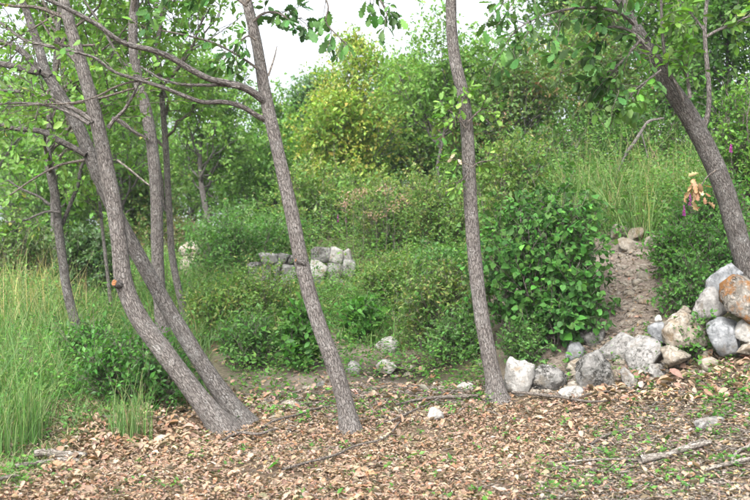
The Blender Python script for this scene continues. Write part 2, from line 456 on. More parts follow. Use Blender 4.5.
def make_ground():
    a = np.linspace(-1, 1, 250); gx = 4.6 * np.sinh(a * 6.2) / np.sinh(1.0)
    b = np.linspace(-1.9, 4.9, 300); gy = 10 + 3.4 * np.sinh(b * 1.55) / np.sinh(1.0)
    gy = gy[(gy > -30)]
    X, Y = np.meshgrid(gx, gy)
    zz = Z(X, Y)
    n, m = X.shape
    V = np.stack([X, Y, zz], -1).reshape(-1, 3)
    i = np.arange(n - 1)[:, None] * m; j = np.arange(m - 1)[None]
    Fq = np.stack([i + j, i + j + 1, i + m + j + 1, i + m + j], -1).reshape(-1, 4)
    lit, ear = ground_zone(V[:, 0], V[:, 1])
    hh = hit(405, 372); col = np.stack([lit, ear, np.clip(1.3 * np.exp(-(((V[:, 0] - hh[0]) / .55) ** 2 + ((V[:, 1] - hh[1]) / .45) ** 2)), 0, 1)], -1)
    m_, N, L = nodes('forest_floor')
    at_ = N.new('ShaderNodeAttribute'); at_.attribute_name = 'col'
    sp = N.new('ShaderNodeSeparateColor'); L.new(at_.outputs['Color'], sp.inputs[0])
    g = N.new('ShaderNodeNewGeometry'); pos = g.outputs['Position']
    n1 = noise_tex(N, L, pos, 28, 6, .7, .5); n2 = noise_tex(N, L, pos, 3, 4, .6); n3 = noise_tex(N, L, pos, 120, 4, .7)
    lr = ramp(N, [(.3, (.075, .052, .036)), (.5, (.17, .125, .09)), (.7, (.30, .23, .17))]); L.new(n1.outputs[0], lr.inputs[0])
    er = ramp(N, [(.3, (.15, .122, .10)), (.5, (.26, .215, .178)), (.72, (.36, .312, .265))]); L.new(n1.outputs[0], er.inputs[0])
    gr = ramp(N, [(.3, (.035, .040, .018)), (.5, (.085, .085, .038)), (.72, (.16, .14, .08))]); L.new(n1.outputs[0], gr.inputs[0])
    c = mixrgb(N, L, sp.outputs[1], gr.outputs[0], er.outputs[0])
    c = mixrgb(N, L, sp.outputs[0], c, lr.outputs[0])
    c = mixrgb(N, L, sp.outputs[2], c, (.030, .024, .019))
    r3 = ramp(N, [(.35, (.7, .7, .7)), (.65, (1.2, 1.2, 1.2))]); L.new(n3.outputs[0], r3.inputs[0])
    c = mixrgb(N, L, 1.0, c, r3.outputs[0], 'MULTIPLY')
    r2 = ramp(N, [(.35, (.8, .78, .76)), (.65, (1.1, 1.1, 1.1))]); L.new(n2.outputs[0], r2.inputs[0])
    c = mixrgb(N, L, 1.0, c, r2.outputs[0], 'MULTIPLY')
    p = N.new('ShaderNodeBsdfPrincipled'); p.inputs['Roughness'].default_value = .95; p.inputs['Specular IOR Level'].default_value = .1
    L.new(c, p.inputs['Base Color'])
    ad = N.new('ShaderNodeMath'); ad.operation = 'ADD'; L.new(n1.outputs[0], ad.inputs[0]); L.new(n3.outputs[0], ad.inputs[1])
    bp = N.new('ShaderNodeBump'); bp.inputs['Strength'].default_value = .8; bp.inputs['Distance'].default_value = .03; L.new(ad.outputs[0], bp.inputs['Height'])
    L.new(bp.outputs[0], p.inputs['Normal'])
    o = N.new('ShaderNodeOutputMaterial'); L.new(p.outputs[0], o.inputs[0])
    return link('ground', mk_mesh('ground', V, [Fq], m_, col=col), None, 'structure')
ground = make_ground()

def make_hill():
    xs = np.linspace(-1500, 1300, 90); ys = np.linspace(800, 2000, 40)
    X, Y = np.meshgrid(xs, ys)
    p = np.stack([X / 420, Y / 420, 0 * X], -1)
    prof = np.interp(X, [-1500, -700, -300, 0, 500, 1300], [.9, 1.0, .85, .6, .5, .45])
    H = -30 + np.sin(np.clip((Y - 800) / 1200, 0, 1) * np.pi) ** .8 * 215 * prof * (.75 + .5 * fbm(p, 4, 8)) + 9 * fbm(p * 14, 3, 9)
    n, m = X.shape; V = np.stack([X, Y, H], -1).reshape(-1, 3)
    i = np.arange(n - 1)[:, None] * m; j = np.arange(m - 1)[None]
    Fq = np.stack([i + j, i + j + 1, i + m + j + 1, i + m + j], -1).reshape(-1, 4)
    return link('hill', mk_mesh('hill', V, [Fq], plain_mat('far_forest', (.035, .06, .025), (.08, .11, .045), .05)), None, 'structure')
make_hill()

# ------------------------------------------------------------------ palettes (base colours)
G_MID = [((.095, .175, .036), 4), ((.14, .235, .048), 4), ((.065, .125, .03), 2), ((.21, .26, .05), 1)]
G_LIGHT = [((.15, .235, .06), 4), ((.19, .29, .075), 4), ((.11, .185, .045), 2), ((.26, .29, .075), 1)]
G_DARK = [((.060, .125, .03), 4), ((.09, .17, .04), 4), ((.042, .09, .025), 2)]
G_BLUE = [((.12, .185, .085), 4), ((.16, .235, .11), 3), ((.085, .145, .06), 2)]
G_YEL = [((.15, .23, .055), 3.4), ((.23, .29, .06), 3.6), ((.32, .33, .075), 3.2), ((.38, .33, .09), 1.5), ((.38, .22, .09), .7)]
G_RED = [((.09, .145, .045), 4), ((.13, .19, .06), 4), ((.19, .15, .07), 2.2), ((.24, .12, .08), 1.5), ((.18, .08, .065), .6)]
G_SCRUB = [((.12, .19, .055), 3), ((.17, .24, .07), 3.4), ((.23, .25, .085), 1.5), ((.08, .135, .042), 1.8), ((.28, .21, .14), .6)]
G_BRAMBLE = [((.075, .15, .042), 4), ((.11, .205, .06), 4), ((.15, .24, .075), 1.5), ((.05, .10, .03), 2)]
DRYP = [((.275, .19, .138), 4.5), ((.31, .228, .172), 3.4), ((.225, .148, .104), 3.4), ((.335, .27, .215), 1.0), ((.25, .138, .085), 1.6), ((.15, .106, .08), 1.6)]
MULCH = [((0.220, 0.176, 0.144), 4), ((0.299, 0.255, 0.216), 3), ((0.141, 0.106, 0.081), 3), ((0.264, 0.176, 0.117), 3), ((0.079, 0.060, 0.045), 1.5)]

# ------------------------------------------------------------------ trees
def px_line(pts, d, dd=None):
    """[(px, py, width_px)] at distance d (+ dd per point) -> points and radii"""
    dd = np.zeros(len(pts)) if dd is None else np.asarray(dd)
    P = np.array([P3(a[0], a[1], d + e) for a, e in zip(pts, dd)])
    R = np.array([a[2] * .405 / F * (d + e) for a, e in zip(pts, dd)])
    return P, R

def stem(P, R, n=120, sides=26, lump=.05, seed=0, flare=0, gz=None):
    Q = spline(P, n); r = spline(np.c_[R, R, R], n)[:, 0]
    if flare:
        r = r * (1 + flare * 2.8 * np.exp(-np.maximum(Q[:, 2] - gz, 0) / .11))
    return tubes(Q[None], r[None], sides, lump, seed), Q, r

def add_crown(t, trunkQ, trunkR, n1, rmax, h0, n2, n3, per, size, cols, shape='kite', up=.35, top=1.0, prof=(.75, 1.0, .55), ang=1.05, mat='leaf', barkm='bark_thin', t1=.985, hang=.25, l3=.32, name='crown', bname='branches', twigs=True):
    """limbs, twigs and leaves from a trunk line"""
    B = Bag()
    Pt = trunkQ[None]
    Lf = lambda tt, idx: rmax * np.interp((tt - h0) / (1 - h0), [0, .45, 1], prof)
    H = np.linalg.norm(np.diff(trunkQ, axis=0), axis=1).sum()
    P1, i1, t1_, l1 = kids(Pt, n1, h0, t1, ang, Lf, 7, up, .35, .22)
    r0 = np.interp(t1_, np.linspace(0, 1, len(trunkR)), trunkR)
    R1 = np.minimum(r0 * .6, l1 * .02 + .004)[:, None] * np.linspace(1, .3, 7)[None]
    B.add(*tubes(P1, R1, 5))
    P2, i2, t2, l2 = kids(P1, n2, .18, 1.0, .8, lambda tt, idx: l1[idx] * (.52 - .25 * tt) + .06, 4, .12, .3)
    R2 = np.maximum(R1[i2, 0] * .42, .003)[:, None] * np.linspace(1, .4, 4)[None]
    B.add(*tubes(P2, R2, 3))
    P3_, i3, t3, l3_ = kids(P2, n3, .15, 1.0, .75, lambda tt, idx: np.full(len(tt), l3), 3, .05, .25)
    if twigs: B.add(*tubes(P3_, np.full((len(P3_), 3), .0026) * np.array([1, .8, .5]), 3))
    V, Fs, bk = B.out()
    part(bname, t, V, Fs, M[barkm], 'stuff', bk=bk)
    pos, d, nv, s, ix = on_twigs(P3_, per, size, hang, centre=P3_.reshape(-1, 3).mean(0) - [0, 0, .3])
    cl = (np.repeat(rng.random(len(P1)), n2)[i3] * .5 + rng.random(len(P2))[i3] * .5)[ix]
    V, FF, m = leaf_mesh(shape, pos, d, nv, s)
    c = np.repeat(pal(cols, len(pos), .2, cl), m, 0)
    part(name, t, V, [FF], M[mat], 'stuff', col=c, smooth=False)
    return P1, P2, P3_

def bg_tree(name, label, px, py, top, wid, cols, n=(26, 9, 7, 9), size=.095, h0=.3, trunk_w=None, lean=0, d=None, pts=None, prof=(.75, 1.0, .5), shape='kite', barkm='barkd', ang=1.0, up=.35, l3=.34, group='trees of the wood behind'):
    b = hit(px, py) if d is None else None
    if d is not None:
        x = (px - 375) / F * d; b = np.array([x, d, float(Z(np.array([x]), np.array([d]))[0])])
    d = b[1]
    topz = CAMH + (250 - top) / F * d
    h = topz - b[2]
    t = thing(name, label, 'tree', b, group)
    if pts is None:
        xs = np.cumsum(rng.normal(0, .035, 6)) * h + np.linspace(0, lean, 6) / F * d
        ys = np.cumsum(rng.normal(0, .03, 6)) * h
        P = np.stack([b[0] + xs - xs[0], b[1] + ys - ys[0], b[2] - .1 + np.linspace(0, h * .84, 6)], 1)
    else:
        P, _ = px_line([(a, c, 1) for a, c in pts], d); P = np.vstack([b - [0, 0, .1], P])
    w = (trunk_w or wid * .045) / F * d * .5
    R = np.maximum(w * np.linspace(1, .18, len(P)), .012)
    (V, Fs, bk), Q, r = stem(P, R, 40, 9, .07, int(px), .35, b[2])
    part('trunk', t, V, Fs, M[barkm], bk=bk)
    rm = wid * .5 / F * d * .95
    add_crown(t, Q, r, n[0], rm, h0, n[1], n[2], n[3] - 1, size, cols, shape, up, prof=prof, ang=ang, l3=l3, barkm=barkm, twigs=False)
    return t

def shrub(name, label, px, py, h_px, w_px, cols, stems=14, n=(6, 5, 8), size=.06, d=None, shape='kite', mat='leaf', cat='shrub', group=None, l3=.16, hang=.2, barkm='bark_thin', single=None, up=.25, spread=.9):
    if d is None: b = hit(px, py)
    else:
        x = (px - 375) / F * d; b = np.array([x, d, float(Z(np.array([x]), np.array([d]))[0])])
    d = b[1]; h = h_px / F * d; w = w_px / F * d * .5
    t = thing(name, label, cat, b, group)
    a = rng.random(stems) * 2 * np.pi; rr = np.sqrt(rng.random(stems)); s = np.linspace(0, 1, 6)
    ox, oy = np.cos(a) * rr * w, np.sin(a) * rr * w * .8
    rootf = .45
    x0, y0 = b[0] + ox * rootf, b[1] + oy * rootf
    z0 = Z(x0, y0) - .03
    hh = h * (1 - .45 * rr ** 2) * rng.uniform(.72, 1.02, stems)
    S = np.empty((stems, 6, 3))
    S[:, :, 0] = x0[:, None] + (ox * (.85 - rootf))[:, None] * spread * s ** 1.3
    S[:, :, 1] = y0[:, None] + (oy * (.85 - rootf))[:, None] * spread * s ** 1.3
    S[:, :, 2] = z0[:, None] + hh[:, None] * s
    S[:, 1:] += np.cumsum(rng.normal(0, .03, (stems, 5, 3)), 1) * h
    B = Bag()
    R = (.006 + .006 * h) * np.linspace(1, .35, 6)[None] * np.ones((stems, 1)) * .8
    B.add(*tubes(S, R, 5))
    P2, i2, t2, l2 = kids(S, n[0], .12, 1.0, .85, lambda tt, idx: w * (.55 - .2 * tt) + .05, 3, up, .25)
    B.add(*tubes(P2, np.full((len(P2), 3), .0045) * np.linspace(1, .5, 3), 3))
    P3_, i3, t3, l3_ = kids(P2, n[1], .1, 1.0, .8, l3 * np.ones(len(P2) * n[1]), 3, .08, .2)
    if d < 13: B.add(*tubes(P3_, np.full((len(P3_), 3), .0022) * np.array([1, .8, .5]), 3))
    V, Fs, bk = B.out(); part('stems', t, V, Fs, M[barkm], 'stuff', bk=bk)
    pos, dr, nv, sz, ix = on_twigs(P3_, n[2], size, hang, centre=np.array([b[0], b[1], b[2] + .2 * h]))
    ok = pos[:, 2] > Z(pos[:, 0], pos[:, 1]) + .01
    pos, dr, nv, sz, ix = pos[ok], dr[ok], nv[ok], sz[ok], ix[ok]
    cl = (rng.random(stems)[i2[i3]] * .5 + rng.random(len(P2))[i3] * .5)[ix]
    c = pal(cols, len(pos), .2, cl)
    if single:                          # the leaves nearest to the lens are objects of their own
        k, mes = single
        o = np.argsort(pos[:, 1] - .25 * pos[:, 2]); near, rest = o[:k], o[k:]
        leaf_objs('leaf', t, None, pos[near], dr[near], nv[near], sz[near], c[near], mes)
        pos, dr, nv, sz, c = pos[rest], dr[rest], nv[rest], sz[rest], c[rest]
    V, FF, m = leaf_mesh(shape, pos, dr, nv, sz)
    part('foliage', t, V, [FF], M[mat], 'stuff', col=np.repeat(c, m, 0), smooth=False)
    return t

def leaf_data(shape, mat):
    T, Fc = LT[shape]
    return mk_mesh('leaf', T, [Fc], M[mat], smooth=True)
OAK_ME = [leaf_data(s, 'leafo') for s in ('oak', 'oak2', 'oak3')]
HAZ_ME = [leaf_data(s, 'leafo') for s in ('hazel', 'hazel2')]
DRY_ME = [leaf_data(s, 'dryo') for s in ('dry', 'dry2', 'dry3')]
OAKC = [((.05, .115, .035), 4), ((.075, .155, .045), 4), ((.115, .205, .06), 2), ((.035, .08, .028), 2)]

def branch_px(t, pts, d, dd=None, name='branch', mat='bark', n=40, sides=9, label=None, lump=.06):
    P, R = px_line(pts, d, dd)
    (V, Fs, bk), Q, r = stem(P, R, n, sides, lump, int(abs(pts[0][0])))
    o = part(name, t, V, Fs, M[mat], bk=bk)
    if label: o['label'] = label
    return Q, r

def leafy_twigs(t, lines, nt, per, size, cols, length=.28, single=0, mes=None, shape='oak', hang=.35, t0=.2, up=-.05, ang=.8, flat=.6, nm='twigs'):
    """twigs with leaves along given branch lines"""
    B = Bag(); pp = []
    for Q in lines:
        P2, i2, t2, l2 = kids(Q[None], nt, t0, 1.0, ang, length * np.ones(nt), 4, up, .25, .35)
        B.add(*tubes(P2, np.full((nt, 4), .0035) * np.linspace(1, .5, 4), 4)); pp.append(P2)
    V, Fs, bk = B.out(); tw = part(nm, t, V, Fs, M['bark_thin'], 'stuff', bk=bk); tw['base'] = t['base']
    P2 = np.concatenate(pp)
    pos, dr, nv, sz, ix = on_twigs(P2, per, size, hang, .25, .8, flat)
    c = pal(cols, len(pos), .18, rng.random(len(P2))[ix])
    if single:
        o = np.argsort(pos[:, 1]); vis = np.abs(pos[o][:, 0] / pos[o][:, 1] * F) < 380
        vis &= (CAMH + 255 / F * pos[o][:, 1]) > pos[o][:, 2]
        near = o[vis][:single]; m_ = np.ones(len(pos), bool); m_[near] = False
        leaf_objs('leaf', tw, None, pos[near], dr[near], nv[near], sz[near], c[near], mes or OAK_ME)
        pos, dr, nv, sz, c = pos[m_], dr[m_], nv[m_], sz[m_], c[m_]
    if len(pos):
        V, FF, m = leaf_mesh('hex', pos, dr, nv, sz)
        part('foliage', t, V, [FF], M['leaf'], 'stuff', col=np.repeat(c, m, 0), smooth=False)

def cut_stub(t, px, py, d, toward, w):
    """short sawn branch stub with a fresh orange face"""
    p = P3(px, py, d); q = p + nrm(np.array(toward)) * w * 1.6
    P = np.array([p - (q - p) * .6, p, q]); R = np.array([w * 1.0, w * .78, w * .56])
    V, Fs, bk = tubes(spline(P, 8)[None], np.interp(np.linspace(0, 1, 8), [0, .5, 1], R)[None], 12, .05)
    s = part('branch_stub', t, V, Fs, M['barkd'], bk=bk); s['base'] = t['base']
    n = nrm(q - p); a = nrm(np.cross(n, [0, 0, 1.])); b = np.cross(n, a); th = np.linspace(0, 2 * np.pi, 14, endpoint=False)
    ring = q + n * .003 + w * .44 * rng.uniform(.85, 1.1, 14)[:, None] * (np.cos(th)[:, None] * a + np.sin(th)[:, None] * b)
    Vc = np.vstack([ring, ring - n * .006 + 0, q + n * .006])
    k = np.arange(14); k2 = (k + 1) % 14
    f = part('cut_face', s, Vc, [np.stack([k, k2, k * 0 + 28], 1), ], M['cut'])
    f['label'] = 'fresh orange sawn face of a cut branch'

def front_trunk(t, pts, d, dd=None, flare=.25, mat='bark', seed=1, n=170, sides=30):
    P, R = px_line(pts, d, dd)
    (V, Fs, bk), Q, r = stem(P, R, n, sides, .045, seed, flare, t['base'][2])
    o = part('trunk', t, V, Fs, M[mat], bk=bk)
    return Q, r, o

def over_crown(t, Q, r, zmin, rmax, cols, n=(9, 6, 6, 6), up=.55):
    """crown that starts above the picture"""
    i = int(np.argmax(Q[:, 2] > zmin)); h0 = i / len(Q)
    add_crown(t, Q, r, n[0], rmax, h0, n[1], n[2], n[3], .078, cols, 'kite', up, ang=.8, prof=(.9, 1, .6), barkm='bark_thin', name='crown', bname='crown_branches', twigs=False)

# --- twin-stemmed oak, front left
b = hit(232, 433); d = b[1]
t = thing('oak_tree', 'twin-stemmed grey oak leaning left with an orange cut stub, nearest the left edge', 'tree', b, 'slender oaks in the clearing')
Q1, r1, _ = front_trunk(t, [(232, 446, 34), (222, 428, 29), (194, 392, 25), (164, 352, 24), (139, 318, 23), (124, 283, 22), (119, 240, 20), (112, 195, 19), (103, 150, 18), (94, 110, 17), (83, 70, 16), (70, 25, 14), (60, -15, 13), (40, -110, 11), (35, -260, 6)], d, np.linspace(0, -.25, 15), .12, seed=3)
Q2, r2, _ = front_trunk(t, [(252, 440, 34), (244, 424, 28), (218, 388, 22), (190, 345, 20), (163, 300, 19), (138, 255, 18), (118, 218, 18), (103, 185, 18), (89, 152, 17), (76, 122, 15), (60, 95, 14), (46, 72, 13), (38, 45, 11), (28, 15, 9), (15, -30, 8), (10, -170, 4)], d + .05, np.linspace(.1, .9, 16), .12, 'barkd', seed=8)
cut_stub(t, 122, 285, d - .12, (-.45, -.85, .22), .06)
branch_px(t, [(50, 77, 10), (38, 68, 9), (20, 50, 8), (0, 42, 7), (-30, 36, 6)], d + .7, mat='barkd')
branch_px(t, [(86, 155, 8), (72, 147, 8), (58, 140, 8), (40, 131, 7), (12, 128, 6), (-10, 120, 5)], d + .5, mat='barkd')
branch_px(t, [(40, 72, 9), (30, 70, 10), (12, 66, 8), (-15, 60, 7)], d + .6, mat='barkd')
La, _ = branch_px(t, [(93, 122, 7), (80, 112, 6), (60, 103, 5), (35, 93, 4.5), (8, 91, 4), (-15, 90, 3)], d - .2)
Lb, _ = branch_px(t, [(80, 66, 6), (66, 52, 5), (45, 45, 4.5), (25, 40, 4), (0, 22, 3.5)], d - .2)
Lc, _ = branch_px(t, [(89, 124, 5), (78, 117, 5), (55, 107, 4), (25, 103, 3), (-5, 104, 2.5)], d - .4)
Ld, _ = branch_px(t, [(108, 128, 6), (114, 120, 5), (124, 110, 4.5), (133, 95, 3.5), (140, 80, 2.5)], d - .1)
Le, _ = branch_px(t, [(112, 118, 5), (122, 122, 4.5), (135, 132, 4), (147, 138, 3)], d + .1)
for i_, ln in enumerate([[(85, 160, 4), (60, 165, 3), (35, 178, 2.5), (10, 195, 2)], [(70, 20, 5), (40, 8, 4.5), (15, 6, 4), (-10, 2, 3)],
                         [(66, 105, 3.5), (100, 98, 3), (135, 88, 2.5)], [(60, 12, 3), (30, 30, 2.5), (0, 48, 2)], [(95, 45, 3), (60, 44, 3), (40, 20, 2)]]):
    branch_px(t, ln, d - .15, mat='bark_thin', sides=6)
over_crown(t, Q1, r1, 3.9, 1.5, G_MID, (8, 6, 6, 6))
leafy_twigs(t, [La, Lb, Lc, Ld], 16, 10, .054, G_LIGHT, .42, 0, hang=.2, t0=.3)

# --- oak behind it
b = hit(168, 372); d = b[1]
t = thing('oak_tree', 'straight grey oak standing just behind the twin-stemmed oak', 'tree', b, 'slender oaks in the clearing')
Q, r, _ = front_trunk(t, [(172, 384, 21), (168, 362, 19), (162, 320, 17), (158, 270, 15.5), (157, 225, 15), (156, 190, 15), (152, 145, 14.5), (146, 110, 14), (139, 85, 13), (134, 55, 12), (133, 20, 11), (136, -15, 10), (132, -60, 9), (128, -170, 5)], d, None, .15, seed=12)
branch_px(t, [(141, 88, 6), (134, 72, 5), (122, 62, 4.5), (112, 45, 3.5), (98, 20, 3), (84, 0, 2.5)], d + .1)
branch_px(t, [(150, 140, 4.5), (142, 137, 4), (128, 128, 3.5), (116, 120, 3)], d - .1)
branch_px(t, [(117, 160, 3), (128, 168, 2.6), (140, 178, 2.4), (150, 186, 2)], d - .15, mat='dead')
over_crown(t, Q, r, 4.0, 1.5, G_MID, (8, 6, 6, 6))

b = hit(189, 334); d = b[1]
t = thing('oak_tree', 'thin pale oak stem right of the straight oak, curving left at the foot', 'tree', b, 'slender oaks in the clearing')
Q, r, _ = front_trunk(t, [(193, 342, 11), (187, 322, 10), (179, 292, 9), (172, 255, 8.5), (170, 225, 8), (168, 190, 8), (166, 150, 8), (163, 110, 7), (160, 75, 6.5), (158, 40, 6), (164, 0, 5), (168, -60, 3)], d, None, .15, seed=14, n=90, sides=14)
branch_px(t, [(170, 215, 4), (164, 205, 3.5), (162, 180, 3), (158, 160, 2.5)], d)
add_crown(t, Q, r, 14, 1.15, .52, 7, 6, 7, .09, G_LIGHT, up=.3, barkm='bark_thin')

b = hit(86, 356); d = b[1]
t = thing('oak_tree', 'leaning grey oak trunk rising from the tall grass at the left', 'tree', b, 'slender oaks in the clearing')
Q, r, _ = front_trunk(t, [(89, 366, 13), (84, 346, 12.5), (76, 325, 12), (67, 290, 11.5), (62, 255, 11), (58, 225, 11), (55, 195, 11), (49, 165, 10.5), (48, 145, 9), (52, 110, 8), (56, 60, 7), (60, 0, 6), (64, -80, 4)], d, None, .15, 'barkd', seed=17, n=110, sides=18)
L1, _ = branch_px(t, [(62, 225, 5), (70, 205, 5), (78, 185, 4.5), (82, 165, 4), (95, 140, 3)], d + .1, mat='barkd')
L2, _ = branch_px(t, [(50, 205, 4), (38, 196, 3), (22, 189, 2.5), (8, 180, 2)], d, mat='barkd')
L3, _ = branch_px(t, [(60, 212, 3.5), (45, 212, 3), (25, 220, 2.5), (5, 222, 2)], d - .1, mat='barkd')
add_crown(t, Q, r, 15, 1.5, .55, 7, 6, 8, .09, G_LIGHT, up=.2, barkm='bark_thin')
leafy_twigs(t, [L1, L2, L3], 12, 10, .07, G_LIGHT, .42, 0, shape='hex', hang=.15, t0=.2)

b = hit(112, 326); d = b[1]
t = thing('oak_tree', 'very thin sapling stem in the grass between two leaning oaks', 'tree', b, 'slender oaks in the clearing')
Q, r, _ = front_trunk(t, [(114, 330, 5), (111, 305, 4.8), (107, 270, 4.5), (103, 235, 4.2), (100, 205, 4), (96, 170, 3.5), (98, 130, 3), (96, 90, 2)], d, None, .1, seed=19, n=60, sides=10)
add_crown(t, Q, r, 8, .55, .5, 5, 4, 7, .085, G_LIGHT, up=.2, barkm='bark_thin', t1=.97)

# --- oak with the long limb to the left
b = hit(350, 434); d = b[1]
t = thing('oak_tree', 'slim oak left of centre with a long limb reaching left', 'tree', b, 'slender oaks in the clearing')
QB, rB, _ = front_trunk(t, [(354, 446, 25), (350, 428, 22), (343, 395, 20.5), (332, 360, 20), (318, 322, 19), (307, 285, 18.5), (299, 250, 18), (291, 210, 17.5), (281, 165, 16.5), (273, 130, 16), (267, 103, 16), (262, 75, 14.5), (257, 45, 13.5), (249, 10, 13), (240, -30, 12), (225, -120, 10), (222, -250, 5)], d, None, .2, seed=23)
cut_stub(t, 301, 262, d - .06, (-.8, -.45, .3), .03)
LB1, _ = branch_px(t, [(268, 104, 11), (258, 96, 10), (245, 88, 9), (228, 83, 8.6), (210, 79, 8.2), (192, 70, 8), (172, 58, 7.5), (152, 50, 7), (130, 45, 6.6), (115, 38, 6.4), (98, 25, 6), (78, 14, 5.6), (58, 4, 5.2), (30, -8, 4.5)], d, np.linspace(0, -.9, 14), n=90)
branch_px(t, [(240, 87, 4), (222, 85, 4), (200, 85, 3.8), (180, 84, 3.5), (162, 79, 3), (148, 71, 2.4), (140, 66, 1.8)], d - .2)
LB2, _ = branch_px(t, [(266, 120, 8), (256, 115, 7), (243, 107, 6.5), (225, 102, 6), (203, 102, 5.6), (185, 96, 5.2), (165, 88, 4.8), (140, 80, 4.4), (115, 72, 4), (95, 58, 3.6), (75, 52, 3.2), (50, 46, 2.8)], d, np.linspace(0, -.5, 12), n=70)
branch_px(t, [(150, 78, 3), (120, 85, 2.6), (95, 97, 2.4), (70, 103, 2.2), (45, 104, 2), (10, 106, 1.6)], d - .3, mat='bark_thin')
LB3, _ = branch_px(t, [(258, 69, 3.6), (247, 61, 3), (232, 52, 2.8), (214, 43, 2.6), (190, 36, 2.4), (165, 31, 2), (148, 28, 1.6)], d - .1, mat='bark_thin')
branch_px(t, [(268, 76, 3), (272, 65, 2.4), (275, 55, 1.8), (277, 46, 1.2)], d, mat='dead')
LB4, _ = branch_px(t, [(253, 22, 4), (262, 14, 3), (275, 12, 2.4), (290, 18, 2), (302, 18, 1.5)], d - .15, mat='bark_thin')
LB5, _ = branch_px(t, [(246, 3, 4), (262, -12, 3.4), (290, -18, 3), (316, -12, 2.4), (328, 5, 2), (326, 22, 1.8), (338, 36, 1.6), (348, 46, 1.2)], d - .3, mat='bark_thin')
LB6, _ = branch_px(t, [(240, -30, 6), (280, -60, 5), (330, -50, 4), (362, -22, 3), (380, 0, 2.4), (388, 16, 1.8)], d - .4, mat='bark_thin')
LB7, _ = branch_px(t, [(247, 6, 4), (225, -8, 3.4), (195, -8, 3), (170, 0, 2.4), (155, 8, 1.8)], d - .5, mat='bark_thin')
LB8, _ = branch_px(t, [(257, 40, 3), (248, 36, 2.4), (240, 42, 2), (234, 50, 1.6), (226, 54, 1.2)], d - .2, mat='bark_thin')
over_crown(t, QB, rB, 4.1, 1.6, G_MID, (8, 6, 6, 6))
leafy_twigs(t, [LB4, LB8, LB7], 13, 6, .086, OAKC, .18, 190, hang=.5, t0=.2)
leafy_twigs(t, [LB5[14:]], 9, 4, .09, OAKC, .12, 36, hang=.7, t0=.2)
leafy_twigs(t, [LB6[22:]], 11, 5, .09, OAKC, .16, 60, hang=.6, t0=.1)
leafy_twigs(t, [LB2[30:], LB3[12:]], 5, 4, .08, G_MID, .16, 40, hang=.3, t0=.2)

# --- upright oak in the middle
b = hit(498, 404); d = b[1]
t = thing('oak_tree', 'upright oak right of centre with a tuft of leaves on its trunk', 'tree', b, 'slender oaks in the clearing')
QC, rC, _ = front_trunk(t, [(502, 416, 25), (497, 398, 21.5), (491, 365, 19.5), (484, 330, 18.5), (478, 290, 18), (474, 250, 17.5), (471, 210, 17), (469, 170, 16.5), (467, 130, 16), (463, 95, 15.5), (456, 65, 15), (452, 35, 14), (451, 0, 13), (452, -60, 11), (450, -240, 5)], d, None, .22, seed=29)
SC = []
for ln in ([(466, 128, 2.4), (456, 116, 2), (446, 108, 1.4)], [(468, 122, 2.4), (478, 112, 2), (490, 106, 1.4)], [(465, 112, 2.2), (460, 100, 1.8), (466, 92, 1.2)],
           [(469, 165, 2), (458, 160, 1.6), (452, 156, 1)], [(471, 168, 2), (480, 162, 1.6), (496, 160, 1)], [(466, 120, 2), (452, 124, 1.6), (444, 132, 1.2)], [(470, 172, 1.6), (462, 180, 1.4), (456, 184, 1)]):
    q, _ = branch_px(t, ln, d - .12, mat='bark_thin', n=10, sides=5, name='twig'); SC.append(q)
leafy_twigs(t, SC, 6, 6, .072, [((.16, .27, .06), 3), ((.21, .31, .075), 3), ((.11, .21, .05), 2)], .12, 250, hang=.2, t0=.2, nm='twiglets')
leaf_objs('withered_leaf', t, None, np.array([P3(455, 154, d - .14), P3(453, 158, d - .15), P3(458, 159, d - .13)]), np.array([[-.6, -.2, -.7], [-.8, 0, -.5], [.5, -.3, -.8]]), np.array([[0, -1, .4], [.2, -1, .3], [0, -1, .2]]), np.array([.065, .06, .06]), np.array([[.55, .46, .33]] * 3), DRY_ME)
over_crown(t, QC, rC, 4.6, 1.5, G_MID, (7, 6, 6, 6), .75)

# --- the leaning oak at the right edge
x_ = P3(752, 330, 9.9); b = np.array([x_[0] + .1, 9.9, float(Z(np.array([x_[0] + .1]), np.array([9.9]))[0])]); d = 9.9
t = thing('oak_tree', 'leaning dark oak at the right edge with a clump of withered leaves', 'tree', b, 'slender oaks in the clearing')
QD, rD, _ = front_trunk(t, [(770, 340, 34), (757, 305, 29), (746, 265, 26), (736, 230, 25), (726, 195, 24.5), (713, 162, 24), (698, 132, 23.5), (684, 108, 23), (669, 85, 20), (656, 62, 18), (643, 40, 16), (628, 15, 14), (612, -20, 12), (595, -80, 9), (590, -230, 4)], d, np.linspace(.05, -.5, 15), .1, 'barkd', seed=31)
d = 9.5
D1, _ = branch_px(t, [(684, 100, 6), (676, 84, 5), (668, 70, 4.4), (664, 50, 4), (662, 25, 3.6), (661, -5, 3)], d, np.linspace(0, -.3, 6))
D2, _ = branch_px(t, [(690, 98, 5), (688, 82, 4.4), (686, 68, 3.8), (682, 55, 3.2), (684, 40, 2.4)], d - .1)
D3, _ = branch_px(t, [(704, 128, 7), (708, 112, 6.4), (709, 92, 6), (707, 65, 5.6), (705, 40, 5.2), (705, 20, 5), (708, -10, 4.4)], d + .25)
D4, _ = branch_px(t, [(705, 32, 3.6), (698, 22, 3), (688, 10, 2.6), (678, -5, 2.2)], d + .25)
D5, _ = branch_px(t, [(706, 37, 4), (716, 31, 3.4), (730, 25, 3), (745, 18, 2.6), (765, 10, 2.2)], d + .25)
D6, _ = branch_px(t, [(634, 24, 5), (622, 14, 4.4), (600, 8, 4), (575, 8, 3.4), (548, 14, 2.8), (525, 24, 2), (510, 36, 1.4)], d - .5, np.linspace(0, -.6, 7))
